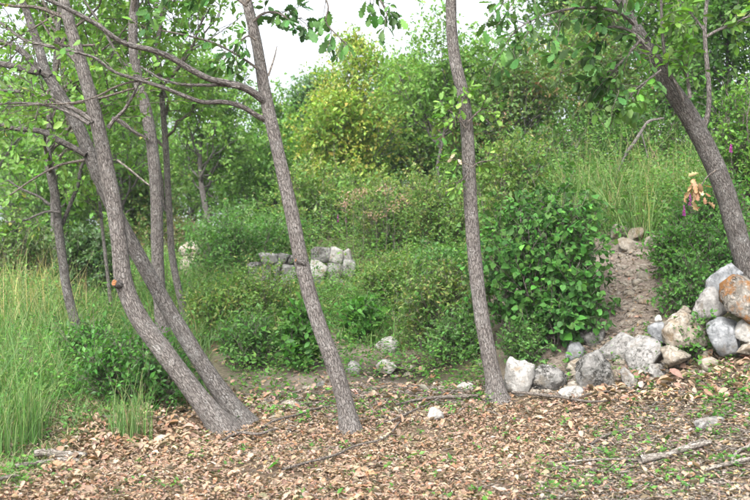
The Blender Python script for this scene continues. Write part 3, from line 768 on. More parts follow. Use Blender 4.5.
D7, _ = branch_px(t, [(650, 50, 4.4), (635, 34, 4), (622, 28, 3.4), (606, 27, 2.6), (590, 34, 2)], d - .45)
D8, _ = branch_px(t, [(620, 5, 5), (600, -14, 4.4), (570, -22, 4), (540, -18, 3), (515, -4, 2)], d - .6, np.linspace(0, -.5, 5))
D9, _ = branch_px(t, [(640, 40, 4), (630, 52, 3.4), (618, 66, 2.6), (606, 80, 1.8)], d - .5)
D10, _ = branch_px(t, [(661, 70, 3), (640, 86, 2.4), (632, 92, 1.6)], d - .4)
leafy_twigs(t, [D6, D8, D7, D9], 22, 8, .10, OAKC, .34, 250, hang=.35, t0=.1)
leafy_twigs(t, [D1, D2, D4, D5, D10], 14, 7, .09, G_MID, .32, 50, hang=.3, t0=.25)
over_crown(t, QD, rD, 4.0, 1.5, G_MID, (8, 6, 6, 6))
# withered clump on the trunk
w_, _ = branch_px(t, [(716, 170, 2), (708, 176, 1.8), (701, 186, 1.4), (697, 200, 1)], d - .28, name='withered_twig', mat='bark_thin', n=10, sides=5)
n_ = 26
pp = np.array([P3(697 + rng.normal(0, 5.5), 190 + rng.normal(0, 8), d - .3 + rng.normal(0, .04)) for _ in range(n_)])
leaf_objs('withered_leaf', t, None, pp, nrm(rng.normal(0, .5, (n_, 3)) + [0, 0, -1]), nrm(rng.normal(0, 1, (n_, 3)) + [0, -1, 0]), rng.uniform(.06, .095, n_), pal([((.32, .20, .11), 2), ((.25, .14, .075), 1), ((.40, .29, .18), 1)], n_), DRY_ME)

# ------------------------------------------------------------------ background trees
def T_(label, *a, **k): return bg_tree(k.pop('name', 'woodland_tree'), label, *a, **k)
T_('light green tree filling the far left edge behind the branches', -25, 262, -120, 180, G_LIGHT, d=19, n=(22, 8, 6, 8), h0=.22)
T_('pale green tree behind the leaning oak in the grass', 55, 258, -30, 160, G_LIGHT, d=25, n=(22, 8, 6, 8), h0=.22, size=.11)
T_('bright green tree seen between the twin stems and the straight oak', 112, 255, 25, 130, G_LIGHT, d=27, n=(22, 8, 6, 8), h0=.2, size=.11)
T_('mid green tree with a dark forked trunk right of the thin pale stem', 212, 240, 66, 130, G_LIGHT, d=25, n=(28, 8, 7, 8), h0=.30, trunk_w=8, pts=[(209, 228), (205, 205), (201, 180), (200, 150), (203, 130), (205, 110), (208, 95)], size=.10)
T_('green tree with a low rounded crown behind the limb oak', 262, 238, 110, 100, G_LIGHT, d=29, n=(24, 8, 7, 8), h0=.18, size=.11)
T_('green tree in shade beyond the mid green forked tree', 165, 246, 85, 130, G_LIGHT, d=35, n=(26, 9, 7, 7), h0=.15, size=.12)
T_('green tree standing far back at the left edge', 15, 252, 60, 150, G_BLUE, d=38, n=(26, 9, 7, 7), h0=.12, size=.13)
T_('green tree standing far back behind the thin sapling', 95, 250, 95, 120, G_LIGHT, d=42, n=(24, 9, 6, 7), h0=.12, size=.13)
T_('small bushy green tree at the foot of the far wood', 235, 243, 150, 90, G_MID, d=31, n=(20, 8, 7, 8), h0=.1, size=.10)
T_('tall narrow blue-green tree rising against the white sky', 311, 230, 50, 44, G_BLUE, d=30, n=(30, 6, 6, 7), h0=.25, size=.095, prof=(1, .8, .35))
T_('small blue-green tree top left of the tall narrow tree', 296, 232, 90, 52, G_BLUE, d=33, n=(20, 7, 6, 7), h0=.2, size=.10, prof=(1, .8, .3))
T_('yellow-green tree turning autumn gold in the centre', 368, 222, 18, 118, G_YEL, d=22.5, n=(32, 8, 6, 7), h0=.12, size=.082, prof=(1.05, .8, .3), ang=.95)
T_('low yellow-green tree left of the gold one', 328, 232, 96, 95, G_YEL[:4], d=21.5, n=(26, 8, 7, 8), h0=.12, size=.082)
T_('bluish green tree top peeking out above the gold tree', 398, 215, 55, 75, G_BLUE, d=30, n=(22, 8, 6, 7), h0=.4, size=.11)
T_('bright green tree with upright dark stems behind the upright oak', 440, 222, 46, 120, G_LIGHT, d=20.5, n=(26, 8, 6, 7), h0=.50, size=.085, prof=(1.0, 1, .6), ang=.95)
T_('green tree close to the left of the upright stems', 418, 222, 55, 70, G_LIGHT, d=24, n=(20, 8, 6, 7), h0=.35, size=.095)
T_('reddish hawthorn behind the leafy shrub', 528, 190, 66, 120, G_RED, d=19, n=(30, 9, 7, 7), h0=.12, size=.068, name='hawthorn_tree')
T_('red-tinged hawthorn left of the larger one', 492, 205, 66, 85, G_RED, d=21, n=(26, 9, 7, 7), h0=.2, size=.07, name='hawthorn_tree')
T_('brownish hawthorn under the dark oak leaves', 598, 175, 55, 120, G_RED[:4], d=20, n=(30, 9, 7, 7), h0=.12, size=.068, name='hawthorn_tree')
T_('tall green tree above the hawthorns at the top edge', 598, 168, -60, 130, G_MID, d=28, n=(30, 9, 7, 7), h0=.4, size=.115)
T_('green tree behind the leaning oak at the right', 668, 170, -50, 150, G_MID, d=20, n=(32, 9, 7, 8), h0=.12, size=.085)
T_('dark green tree filling the upper right corner', 752, 190, -60, 150, G_DARK, d=16.5, n=(32, 9, 7, 8), h0=.1, size=.085)
T_('green tree in the gap left of the leaning oak', 620, 180, -10, 110, G_SCRUB, d=23, n=(28, 9, 7, 8), h0=.1, size=.085)

for lab, px, dd_, top, wid, cc in [
        ('green tree closing the wood far behind the left grass', -40, 48, 120, 130, G_LIGHT), ('leafy tree far behind the twin-stemmed oak', 60, 50, 130, 130, G_LIGHT),
        ('leafy tree far behind the straight oak', 140, 46, 110, 130, G_LIGHT), ('green tree behind the low rounded crown', 285, 42, 120, 100, G_BLUE),
        ('green tree closing the wood behind the gold tree', 350, 34, 85, 130, G_MID), ('green tree closing the wood behind the upright stems', 460, 30, 75, 130, G_MID),
        ('green tree closing the wood behind the hawthorns', 550, 26, 62, 130, G_SCRUB), ('dark tree closing the wood at the right', 700, 27, -30, 160, G_MID),
        ('bushy tree low at the far meadow edge on the left', 30, 33, 150, 120, G_MID), ('bushy tree low at the far meadow edge by the sapling', 110, 36, 165, 110, G_SCRUB),
        ('bushy tree low at the far meadow edge right of the thin stem', 190, 33, 160, 100, G_MID), ('bushy tree low behind the bramble mound', 270, 27, 165, 100, G_MID),
        ('bushy low tree behind the leaning oak in the grass', 55, 27, 190, 100, G_MID), ('bushy low tree between the twin stems and the thin stem', 150, 28, 190, 100, G_SCRUB),
        ('bushy tree low between the gold tree and the upright oak', 425, 25, 140, 90, G_SCRUB), ('bushy tree low behind the upright oak', 470, 24, 140, 80, G_MID), ('bushy tree low below the gold tree', 370, 25.5, 150, 90, G_MID)]:
    T_(lab, px, 0, top, wid, cc, d=dd_, n=(26, 8, 6, 7), h0=.06, size=.0036 * dd_, l3=.45)

# ------------------------------------------------------------------ shrubs
S_ = shrub
S_('hazel_shrub', 'big dark green broad-leaved shrub on the bank right of the upright oak', 540, 362, 146, 140, [((.05, .125, .03), 4), ((.075, .175, .04), 4), ((.13, .25, .055), 1.6), ((.035, .085, .025), 2.4), ((.2, .22, .07), .25)], 48, (8, 5, 5), .054, d=11.0, shape='hazels', mat='hazel', single=(300, HAZ_ME), l3=.14, hang=.4)
S_('hazel_shrub', 'low dark green leafy skirt of growth at the foot of the big shrub', 552, 362, 60, 92, [((.05, .125, .03), 4), ((.075, .175, .04), 4), ((.035, .085, .025), 2)], 30, (6, 4, 5), .06, d=10.75, shape='hazels', mat='hazel', l3=.12, hang=.3)
S_('bramble_bush', 'dense bramble mound left of the old stone wall', 232, 292, 58, 110, G_BRAMBLE, 22, (7, 5, 8), .055, d=17.5)
S_('bramble_bush', 'bramble rising behind the left end of the old stone wall', 275, 262, 32, 80, G_BRAMBLE, 16, (6, 5, 8), .055, d=18.5)
S_('wild_shrub', 'green scrub below the low yellow-green tree', 318, 252, 80, 95, G_SCRUB[:4], 24, (7, 5, 8), .06, d=19.5)
S_('wild_shrub', 'tangled scrub with dusty pink seed heads below the gold tree', 395, 250, 75, 110, G_SCRUB, 34, (7, 5, 9), .046, d=17.8)
S_('wild_shrub', 'green scrub left of the upright oak at mid height', 440, 245, 78, 80, G_SCRUB, 30, (7, 5, 9), .046, d=17)
S_('wild_shrub', 'light green weedy bush right of the upright oak', 512, 232, 105, 85, G_SCRUB, 32, (7, 5, 9), .046, d=15.5)
S_('wild_shrub', 'dark low bush beside the upright oak trunk', 437, 290, 48, 66, G_BRAMBLE, 18, (6, 5, 8), .055, d=14.2)
S_('wild_shrub', 'broad green bush above the dark earth left of the upright oak', 437, 372, 82, 88, G_SCRUB[:4] + [((.10, .2, .04), 3)], 32, (6, 5, 8), .046, d=12.0)
S_('wild_shrub', 'low green bush in front of the broad bush', 455, 382, 38, 60, G_BRAMBLE, 16, (6, 4, 7), .045, d=11.3)
S_('wild_shrub', 'scrubby bush climbing the slope above the white stones', 392, 318, 52, 70, G_SCRUB, 26, (6, 5, 8), .042, d=14)
S_('wild_shrub', 'small bright green leafy plant beside the white stones', 362, 346, 40, 36, [((.07, .165, .03), 3), ((.10, .22, .045), 3)], 12, (5, 4, 5), .07, d=12.6, shape='hex')
S_('wild_shrub', 'broad-leaved sapling bush left of the limb oak', 304, 376, 58, 44, [((.06, .145, .03), 3), ((.10, .21, .045), 3), ((.16, .22, .05), 1)], 14, (5, 4, 5), .078, d=11.2, shape='hex')
S_('wild_shrub', 'weedy bush between the twin-stemmed oak and the limb oak', 250, 388, 44, 74, G_BRAMBLE, 18, (6, 4, 7), .05, d=11.2)
S_('wild_shrub', 'green weeds above the bare earth left of the limb oak', 265, 345, 52, 90, G_SCRUB, 28, (6, 5, 8), .042, d=13.4)
S_('bramble_bush', 'low bramble at the foot of the twin-stemmed oak', 140, 414, 60, 105, [((.05, .125, .03), 4), ((.085, .19, .045), 4), ((.12, .24, .06), 2)], 28, (6, 5, 6), .05, d=9.6)
S_('bramble_bush', 'bramble leaves crowding left of the straight oak', 105, 385, 52, 70, [((.06, .14, .03), 4), ((.09, .20, .045), 4)], 18, (6, 5, 6), .05, d=11)
S_('wild_shrub', 'weeds beside the thin pale stem', 215, 352, 44, 60, G_SCRUB, 18, (6, 4, 7), .05, d=13.2)
S_('broom_bush', 'grey-green broom bush behind the leaning oak in the grass', 92, 310, 72, 60, [((.07, .11, .05), 4), ((.10, .15, .07), 3), ((.05, .08, .035), 2)], 40, (8, 4, 5), .075, d=16.5, up=.8)
S_('broom_bush', 'grey-green broom bush at the left edge', 20, 290, 62, 80, [((.09, .13, .045), 4), ((.13, .17, .06), 3), ((.2, .16, .07), 1)], 36, (8, 4, 5), .07, d=19, up=.8)
S_('wild_shrub', 'brownish bush at the edge of the far wood', 118, 262, 52, 66, G_RED[:3] + [((.16, .17, .06), 3)], 20, (7, 5, 7), .07, d=23)
S_('wild_shrub', 'dry brown bush left of the forked trunk', 187, 252, 40, 44, [((.16, .13, .075), 3), ((.12, .13, .05), 3), ((.2, .12, .07), 1)], 16, (7, 5, 6), .06, d=24)
S_('wild_shrub', 'dark bush at the foot of the forked tree', 228, 246, 34, 90, G_BRAMBLE, 20, (7, 5, 7), .065, d=23)
S_('bank_weeds', 'bright green weeds trailing down the earth bank', 678, 318, 58, 44, [((.075, .17, .035), 3), ((.11, .235, .05), 3), ((.15, .27, .06), 1)], 26, (6, 4, 5), .048, d=11.1, cat='weeds')
S_('bank_weeds', 'green weeds on top of the bank beside the leaning oak', 712, 278, 56, 66, [((.065, .15, .035), 3), ((.10, .21, .05), 3)], 28, (6, 4, 6), .048, d=11.6, cat='weeds')
S_('bank_weeds', 'green weeds spilling over the topmost stone of the tumbled wall', 722, 290, 44, 70, [((.065, .15, .035), 3), ((.10, .21, .05), 3)], 24, (6, 4, 6), .045, d=10.9, cat='weeds')
S_('bank_weeds', 'green weeds above the undercut buff boulder', 690, 312, 40, 46, [((.075, .17, .04), 3), ((.11, .22, .055), 3)], 18, (6, 4, 6), .043, d=10.6, cat='weeds')
S_('bank_weeds', 'tall leafy weeds behind the leaning oak at the right edge', 742, 270, 150, 56, [((.09, .19, .04), 3), ((.15, .25, .05), 3), ((.22, .25, .06), 1)], 22, (8, 4, 6), .055, d=12.4, cat='weeds', up=.5)
S_('bank_weeds', 'small leafy plant growing between the blue stone and the buff stone', 697, 355, 40, 20, [((.06, .14, .03), 3), ((.10, .2, .045), 3)], 8, (5, 3, 5), .045, d=9.75, cat='weeds')
S_('wild_shrub', 'dark thicket under the reddish hawthorn', 560, 205, 80, 110, G_DARK + [((.12, .13, .05), 4)], 26, (7, 5, 8), .06, d=17)
S_('wild_shrub', 'dark thicket behind the tall grass', 640, 195, 95, 120, G_DARK + [((.10, .14, .05), 3)], 28, (7, 5, 8), .06, d=16.5)
S_('wild_shrub', 'low leafy weeds under the big shrub', 525, 372, 30, 50, G_BRAMBLE, 14, (6, 4, 7), .042, d=10.5)

# ------------------------------------------------------------------ rocks
def ico(sub):
    import bmesh
    bm = bmesh.new(); bmesh.ops.create_icosphere(bm, subdivisions=sub, radius=1)
    V = np.array([v.co[:] for v in bm.verts]); Fc = np.array([[v.index for v in f.verts] for f in bm.faces]); bm.free()
    return nrm(V), Fc
ICO = {3: ico(3), 4: ico(4)}

def rock_shape(seed, sub=4, planes=11, rough=.10, boxy=False):
    g = np.random.default_rng(seed); D, Fc = ICO[sub]
    n = nrm(g.normal(size=(planes, 3))); h = g.uniform(.56, .98, planes)
    if boxy:
        n = np.vstack([np.eye(3), -np.eye(3), n[:6]]); n = nrm(n + g.normal(0, .16, n.shape)); h = np.r_[g.uniform(.55, .7, 6), g.uniform(.75, .95, 6)]
    c = D @ n.T; r = np.where(c > .05, h / np.maximum(c, .05), 9)
    k = 30; r = -np.log(np.exp(-k * np.minimum(r, 3)).sum(1) + math.exp(-k * 1.15)) / k
    V = D * r[:, None]
    V = V * (1 + rough * 2.4 * (fbm(V * 2.2 + seed, 4, seed)[:, None] - .5) + rough * 1.5 * (fbm(V * 8 + seed, 3, seed + 1)[:, None] - .5))
    lo, hi = V.min(0), V.max(0)
    return (V - (lo + hi) / 2) / (hi - lo), Fc       # unit box

def rock(label, x0, x1, y0, y1, d, mat, seed, tilt=0, deep=.9, name='rock', group='stones of the tumbled wall', parent=None, sub=4, rough=.13, boxy=False):
    V, Fc = rock_shape(seed, sub, rough=rough, boxy=boxy)
    w, h = (x1 - x0) / F * d, (y1 - y0) / F * d
    a = math.radians(tilt); ca, sa = math.cos(a), math.sin(a)
    V = np.c_[V[:, 0] * ca - V[:, 2] * sa, V[:, 1], V[:, 0] * sa + V[:, 2] * ca]
    V = V / (V.max(0) - V.min(0))
    g_ = 1.16 if parent is None else 1.0
    V = V * np.array([w * g_, max(w, h) * deep, h * (1 + (g_ - 1) * .6)])
    c = P3((x0 + x1) / 2, (y0 + y1) / 2, d)
    if parent is not None:
        o = link(name, mk_mesh(name, V, [Fc], M[mat]), parent); o.location = tuple(c - np.array(parent['base'])); return o
    o = link(name, mk_mesh(name, V, [Fc], M[mat]), None); o.location = tuple(c)
    return tag(o, label, 'rock', group)

def rockg(label, x0, x1, y0, y1, mat, seed, **k):   # a rock that lies on the ground: distance from its foot
    p = hit((x0 + x1) / 2, y1 - (y1 - y0) * .05)
    return rock(label, x0, x1, y0, y1 + (y1 - y0) * .14, p[1] + (x1 - x0) / F * p[1] * .3, mat, seed, **k)

rockg('tall pale stone touching the foot of the upright oak', 506, 533, 357, 396, 'rockw', 1, tilt=8)
rockg('dark-pitted grey stone beside the tall pale stone', 531, 565, 365, 393, 'rockp', 2, tilt=12)
rockg('small white stone lowest in front of the tumbled wall', 560, 582, 386, 404, 'rockw', 3)
rockg('tilted grey stone with dark hollows in the middle of the tumbled wall', 577, 611, 354, 392, 'rockp', 4, tilt=35)
rockg('round dark-pitted stone alone on the earth bank', 580, 604, 323, 347, 'rockp', 5)
rockg('small grey stone below the round pitted one', 566, 584, 342, 361, 'rockg', 6)
rockg('flat buff stone half buried between the grey stones', 567, 589, 359, 374, 'rockb', 7)
rockg('large smooth pale grey boulder', 600, 641, 333, 365, 'rock', 8, tilt=-8, rough=.06)
rockg('grey wedge stone leaning against the smooth boulder', 630, 661, 338, 372, 'rock', 9, tilt=30, rough=.07)
rockg('little grey stone at the foot of the wedge stone', 645, 667, 364, 379, 'rock', 10, rough=.07)
rockg('little upright grey stone in the weeds below the smooth boulder', 621, 637, 368, 391, 'rock', 11)
rock('small grey stone wedged between boulder and undercut buff stone', 650, 670, 322, 343, 9.95, 'rockg', 12)
rock('tiny pale stone perched on the small grey stone', 655, 662, 315, 323, 9.95, 'rockw', 41, sub=3)
rock('undercut buff boulder with a dark gap beneath it', 664, 703, 312, 350, 9.8, 'rockb', 13, tilt=18, rough=.13)
rock('flat buff stone under the undercut boulder', 663, 690, 346, 367, 9.62, 'rockb', 14)
rock('grey stone second from the top of the wall by the leaning oak', 694, 725, 288, 321, 9.9, 'rock', 15, tilt=20)
rock('blue-grey slab stone standing below the rusty stone', 707, 739, 318, 356, 9.65, 'rockg', 16, tilt=-10, rough=.07)
rock('topmost blue-grey stone of the tumbled wall', 708, 741, 264, 293, 9.9, 'rockg', 17, tilt=-8)
rock('rust-orange lichened stone against the leaning oak', 722, 756, 277, 324, 9.6, 'rocko', 18, tilt=10)
rock('pale stone under the rusty stone at the right edge', 735, 760, 320, 342, 9.55, 'rockw', 19)
rock('lowest pale stone at the right edge', 738, 764, 338, 356, 9.5, 'rockb', 20)
rock('small ochre pebble above the undercut boulder', 678, 690, 306, 317, 10.1, 'rockb', 21, sub=3)
rock('grey stone tucked in behind the small grey stone', 655, 684, 330, 350, 10.15, 'rock', 42)
rockg('single white stone lying on the dead leaves in the middle', 428, 443, 407, 423, 'rockw', 22, tilt=35, group='stones lying in the clearing')
rockg('white stone halfway up the slope behind the limb oak', 376, 397, 337, 354, 'rockw', 23, group='stones lying in the clearing')
rockg('white stone at the edge of the dark earth', 377, 396, 360, 374, 'rockw', 24, group='stones lying in the clearing')
rockg('grey stone just right of the limb oak', 344, 360, 361, 375, 'rock', 25, group='stones lying in the clearing')
rockg('little white stone left of the upright oak foot', 458, 476, 383, 391, 'rockw', 26, sub=3, group='stones lying in the clearing')
rockg('pale stone by the grass left of the twin-stemmed oak', 156, 179, 435, 448, 'rockw', 27, sub=3, group='stones lying in the clearing')
rockg('flat grey stone sunk in the litter at the right', 694, 724, 417, 431, 'rock', 28, sub=3, group='stones lying in the clearing')
rockg('small pale stone on the slope above the white stones', 369, 379, 292, 301, 'rockw', 29, sub=3, group='stones lying in the clearing')
rockg('small buff stone on the slope between the shrubs', 385, 397, 306, 315, 'rockb', 30, sub=3, group='stones lying in the clearing')
rockg('small dark stone on the bare earth left of the limb oak', 316, 328, 381, 389, 'rockp', 31, sub=3, group='stones lying in the clearing')
gy_ = 250 - (float(Z(np.array([(190 - 375) / F * 19]), np.array([19.]))[0]) - CAMH) / 19 * F
rock('upright pale boulder in the far meadow', 180, 200, 241, 258, 19.15, 'rockb', 32, group='stones lying in the clearing')
rock('pale boulder below the upright one in the far meadow', 181, 200, 256, gy_ + 3, 19, 'rockb', 33, group='stones lying in the clearing')
for k, (a, b_, c_, e_) in enumerate([(612, 632, 224, 240), (628, 648, 228, 243), (645, 668, 236, 250), (618, 642, 238, 252)]):
    rock(['pale crumbling stone highest on the earth bank', 'pale stone right of the highest one on the bank crest', 'buff stone lowest on the bank crest beside the weeds', 'buff stone just under the highest stone of the bank crest'][k], a, b_, c_, e_, hit((a + b_) / 2, e_)[1] + .1, 'rockb', 50 + k, group='stones on the bank crest')

# old dry stone wall on the slope
wb = P3(320, 288, 16.4); wb[2] = float(Z(wb[:1], wb[1:2])[0])
wall = thing('stone_wall', 'ruined grey dry stone wall on the slope behind the limb oak', 'wall', wb)
ws = np.random.default_rng(5)
for row, (y0, y1, xs, xe) in enumerate([(276, 294, 309, 347), (260, 280, 308, 350), (247, 264, 311, 347), (274, 292, 246, 298), (261, 278, 247, 300), (253, 265, 258, 300)]):
    x = xs
    while x < xe - 5:
        w = ws.uniform(12, 22); rock('', x, min(x + w, xe + 4) + 1.5, y0 + ws.uniform(-2, 2), y1 + ws.uniform(-1, 2), 16.25 + ws.uniform(-.08, .08) + (292 - y1) * .006, ['rock', 'rockw', 'rockp', 'rock'][ws.integers(4)], int(ws.integers(1000)), tilt=ws.uniform(-15, 15), name='stone', parent=wall, sub=3, boxy=True, deep=1.1)
        x += w * .9

# ------------------------------------------------------------------ fallen wood
def stick(label, pts, mat='dead', name='fallen_branch', lift=.4, n=40, sides=9, cat='branch', lump=.12, extra=()):
    """a branch lying on the ground; pts (px, py, width_px)"""
    def line(pts):
        Q = np.array([hit(a, c) for a, c, _ in pts]); R = np.array([w * .5 / F * q[1] for (_, _, w), q in zip(pts, Q)])
        S = spline(Q, n); r = np.interp(np.linspace(0, 1, n), np.linspace(0, 1, len(R)), R)
        g = Z(S[:, 0], S[:, 1]); kern = np.ones(9) / 9
        gs = np.convolve(np.pad(g, 4, 'edge'), kern, 'valid')
        S[:, 2] = np.maximum(gs, g - .01) + r * lift + .05
        return tubes(S[None], r[None], sides, lump, int(pts[0][0])), S
    (V, Fs, bk), S = line(pts)
    t = thing(name, label, cat, S[0], 'dead wood on the forest floor')
    st_ = part('stem', t, V, Fs, M[mat], bk=bk); st_['base'] = t['base']
    for e in extra:
        (V, Fs, bk), _ = line(e); part('side_twig', st_, V, Fs, M[mat], bk=bk)
    return t
stick('thick broken grey log end at lower left by the grass', [(34, 463, 7), (50, 462, 8.5), (68, 463, 7.5), (86, 464, 5)], name='log', cat='log')
stick('longer weathered branch in front of the grey log end', [(14, 476, 5), (36, 472, 5.5), (58, 468, 5), (80, 468, 3.5)])
stick('short pale stick at the lower left corner', [(-5, 489, 5), (10, 486, 4), (20, 484, 2.5)])
stick('pale bleached branch lying on the litter at lower right', [(640, 470, 9), (652, 466, 8), (668, 464, 5.5), (684, 458, 6.5), (700, 453, 6), (711, 450, 4)], extra=([(684, 458, 3), (692, 450, 2), (704, 446, 1.2)],))
stick('grey branch at the right edge below the bleached one', [(706, 478, 3), (722, 474, 4.5), (740, 470, 4.5), (760, 468, 4)])
stick('bent grey stick rising toward the right edge', [(730, 470, 3), (738, 460, 3.4), (752, 452, 3)])
stick('long thin branch on the ground left of the upright oak', [(395, 411, 2.6), (420, 406, 3), (450, 403, 3.4), (480, 402, 3.2)], mat='bark_thin', extra=([(440, 404, 2), (452, 398, 1.6), (462, 393, 1)],))
stick('long thin dark branch right of the upright oak', [(512, 398, 3), (540, 401, 3.4), (562, 404, 3), (590, 408, 2.4), (618, 405, 1.6)], mat='bark_thin', extra=([(575, 406, 2), (590, 400, 1.5), (610, 398, 1)],))
stick('thin curved branch lying across the leaves in the middle', [(282, 478, 2.8), (310, 469, 2.6), (336, 462, 2.4), (356, 453, 2.2), (385, 444, 2), (400, 428, 1.4)], mat='bark_thin')
stick('thin branch between the twin-stemmed oak and the limb oak', [(262, 436, 2.4), (282, 425, 2.6), (306, 418, 2.4), (330, 412, 1.6)], mat='bark_thin')
stick('dark stick running along the left of the twin-stemmed oak', [(90, 424, 2), (118, 423, 2.6), (150, 424, 2.2), (178, 423, 1.8)], mat='bark_thin')
stick('forked twig standing by the limb oak foot', [(384, 428, 2), (400, 424, 2.4), (420, 414, 2), (440, 403, 1.6)], mat='bark_thin')
stick('grey twig tangle under the twin-stemmed oak', [(222, 448, 3), (240, 440, 3.4), (258, 442, 3), (276, 436, 2)], mat='bark_thin')
stick('broken stick on the litter below the tumbled wall', [(590, 452, 3), (612, 440, 3), (634, 436, 2.2)], mat='bark_thin')
stick('thin pale stick along the lower right litter', [(560, 470, 2), (600, 467, 2.2), (640, 468, 1.6)])
# the grey dead branch hanging in the thicket
bd = 14.6; bb = P3(626, 156, bd); gz = float(Z(bb[:1], bb[1:2])[0])
t = thing('dead_branch', 'bare silvery dead branch leaning in the thicket above the tall grass', 'branch', (bb[0], bd, gz), 'dead wood on the forest floor')
for ln in ([(608, 205, 2), (617, 176, 2.6), (626, 154, 4), (634, 143, 4.2), (641, 132, 3.8), (648, 122, 3.6), (658, 119, 2.6), (664, 118, 1.6)], [(641, 132, 2.4), (644, 142, 2), (648, 158, 1.5)]):
    P, R = px_line(ln, bd); (V, Fs, bk), Q, r = stem(P, R, 40, 8, .12, 4); part('stem' if len(ln) > 4 else 'side_twig', t, V, Fs, M['bark'], bk=bk)

# ------------------------------------------------------------------ scattered ground growth
def inpoly(px, py, poly):
    r = np.zeros(len(px), bool); n = len(poly)
    for i in range(n):
        (x1, y1), (x2, y2) = poly[i], poly[(i + 1) % n]
        c = ((y1 > py) != (y2 > py)) & (px < (x2 - x1) * (py - y1) / (y2 - y1 + 1e-9) + x1)
        r ^= c
    return r

def scatter(poly, n, d0, d1, power=1.0):
    """random ground points whose foot lies in a patch of the clearing"""
    out = []; got = 0; xs = [p[0] for p in poly]
    for _ in range(60):
        m = n * 3
        d = np.exp(rng.uniform(math.log(d0), math.log(d1), m)) if power else rng.uniform(d0, d1, m)
        px = rng.uniform(min(xs), max(xs), m); x = (px - 375) / F * d
        z = Z(x, d); py = 250 - (z - CAMH) / d * F
        k = inpoly(px, py, poly); out.append(np.stack([x, d, z], 1)[k]); got += k.sum()
        if got >= n: break
    return np.concatenate(out)[:n]

def grass(pts, length, width, cols, lean=.5, K=4, straight=.0):
    n = len(pts); L = length * np.exp(rng.normal(0, .3, n)); a = rng.random(n) * 2 * np.pi
    h = np.stack([np.cos(a), np.sin(a), 0 * a], 1); ln = np.abs(rng.normal(lean, .25, n))
    s = np.linspace(0, 1, K)
    ang = ln[:, None] * (straight + s[None] * (1 - straight)) * 1.5
    st = L[:, None] / (K - 1)
    hor = np.cumsum(np.sin(ang) * st, 1); ver = np.cumsum(np.cos(ang) * st, 1)
    hor = np.c_[np.zeros(n), hor[:, :-1]]; ver = np.c_[np.zeros(n), ver[:, :-1]]
    P = pts[:, None] + h[:, None] * hor[..., None] + np.array([0, 0, 1.]) * ver[..., None]; P[:, 0, 2] -= .02
    b = a + np.pi / 2 + rng.normal(0, .7, n); side = np.stack([np.cos(b), np.sin(b), 0 * b], 1)
    w = width * np.exp(rng.normal(0, .25, n))[:, None] * np.interp(s, [0, .4, 1], [.8, 1, .06])[None] * .5
    V = np.stack([P - side[:, None] * w[..., None], P + side[:, None] * w[..., None]], 2).reshape(-1, 3)
    i = (np.arange(n) * K * 2)[:, None] + np.arange(K - 1)[None] * 2
    Fq = np.stack([i, i + 1, i + 3, i + 2], -1).reshape(-1, 4)
    c = np.repeat(pal(cols, n, .2), K * 2, 0).reshape(n, K, 2, 3)
    tip = np.array([.34, .29, .14]); m = (np.linspace(0, 1, K) ** 2)[None, :, None, None] * (rng.random(n) < .22)[:, None, None, None] * .8
    c = c * (1 - m) + tip * m
    return V, Fq, c.reshape(-1, 3)

def grass_obj(name, label, cat, sets):
    V, Fq, C, n = [], [], [], 0
    for s in sets:
        v, f, c = grass(*s[:4], **(s[4] if len(s) > 4 else {})); V.append(v); Fq.append(f + n); C.append(c); n += len(v)
    o = link(name, mk_mesh(name, np.concatenate(V), [np.concatenate(Fq)], M['grass'], col=np.concatenate(C), smooth=False), None, 'stuff')
    o['label'] = label; o['category'] = cat
    return o

GR = [((.095, .185, .052), 4), ((.125, .22, .065), 4), ((.07, .14, .042), 3), ((.17, .215, .085), 1.0), ((.28, .23, .135), .5)]
GR2 = [((.10, .18, .052), 4), ((.135, .215, .065), 4), ((.19, .215, .09), 1.3), ((.29, .24, .14), .6)]
LEFT = [(-60, 250), (190, 255), (240, 300), (215, 345), (150, 385), (95, 400), (50, 412), (15, 440), (-60, 475)]
CORNER = [(-40, 425), (60, 405), (130, 398), (150, 425), (95, 440), (60, 462), (30, 488), (-40, 505)]
EDGE = [(210, 340), (215, 400), (150, 430), (90, 430), (40, 445), (-20, 480), (-60, 480), (15, 430), (100, 395)]
def patchy(p, lo=.42, sc_=1.4):         # grass grows in tussocks
    k = fbm(p * [sc_, sc_, 0], 3, 33) + rng.normal(0, .06, len(p)) > lo
    return p[k]
grass_obj('meadow_grass', 'tall green and straw grass covering the left side of the clearing', 'grass', [
    (patchy(scatter(LEFT, 15000, 6.6, 14)), .27, .0055, GR, dict(lean=.75, straight=.35)),
    (scatter(CORNER, 2600, 6.4, 10), .13, .0045, GR + [((.33, .27, .17), 7)], dict(lean=1.1, straight=.5, K=3)),
    (patchy(scatter(EDGE, 2600, 6.6, 13), .5), .20, .005, GR, dict(lean=.9, straight=.4)),
    (patchy(scatter(LEFT, 12000, 12, 34)), .42, .011, GR2, dict(lean=.7, K=3, straight=.35)),
    (patchy(scatter([(-60, 290), (75, 300), (70, 400), (30, 460), (-60, 470)], 3600, 6.6, 15), .50), .52, .006, GR, dict(lean=.75, straight=.3)),
    (patchy(scatter([(-60, 270), (90, 270), (90, 345), (-60, 345)], 800, 9, 20), .45), .72, .006, [((.40, .33, .17), 3), ((.45, .36, .15), 2), ((.25, .25, .1), 1)], dict(lean=.4, straight=.4))])
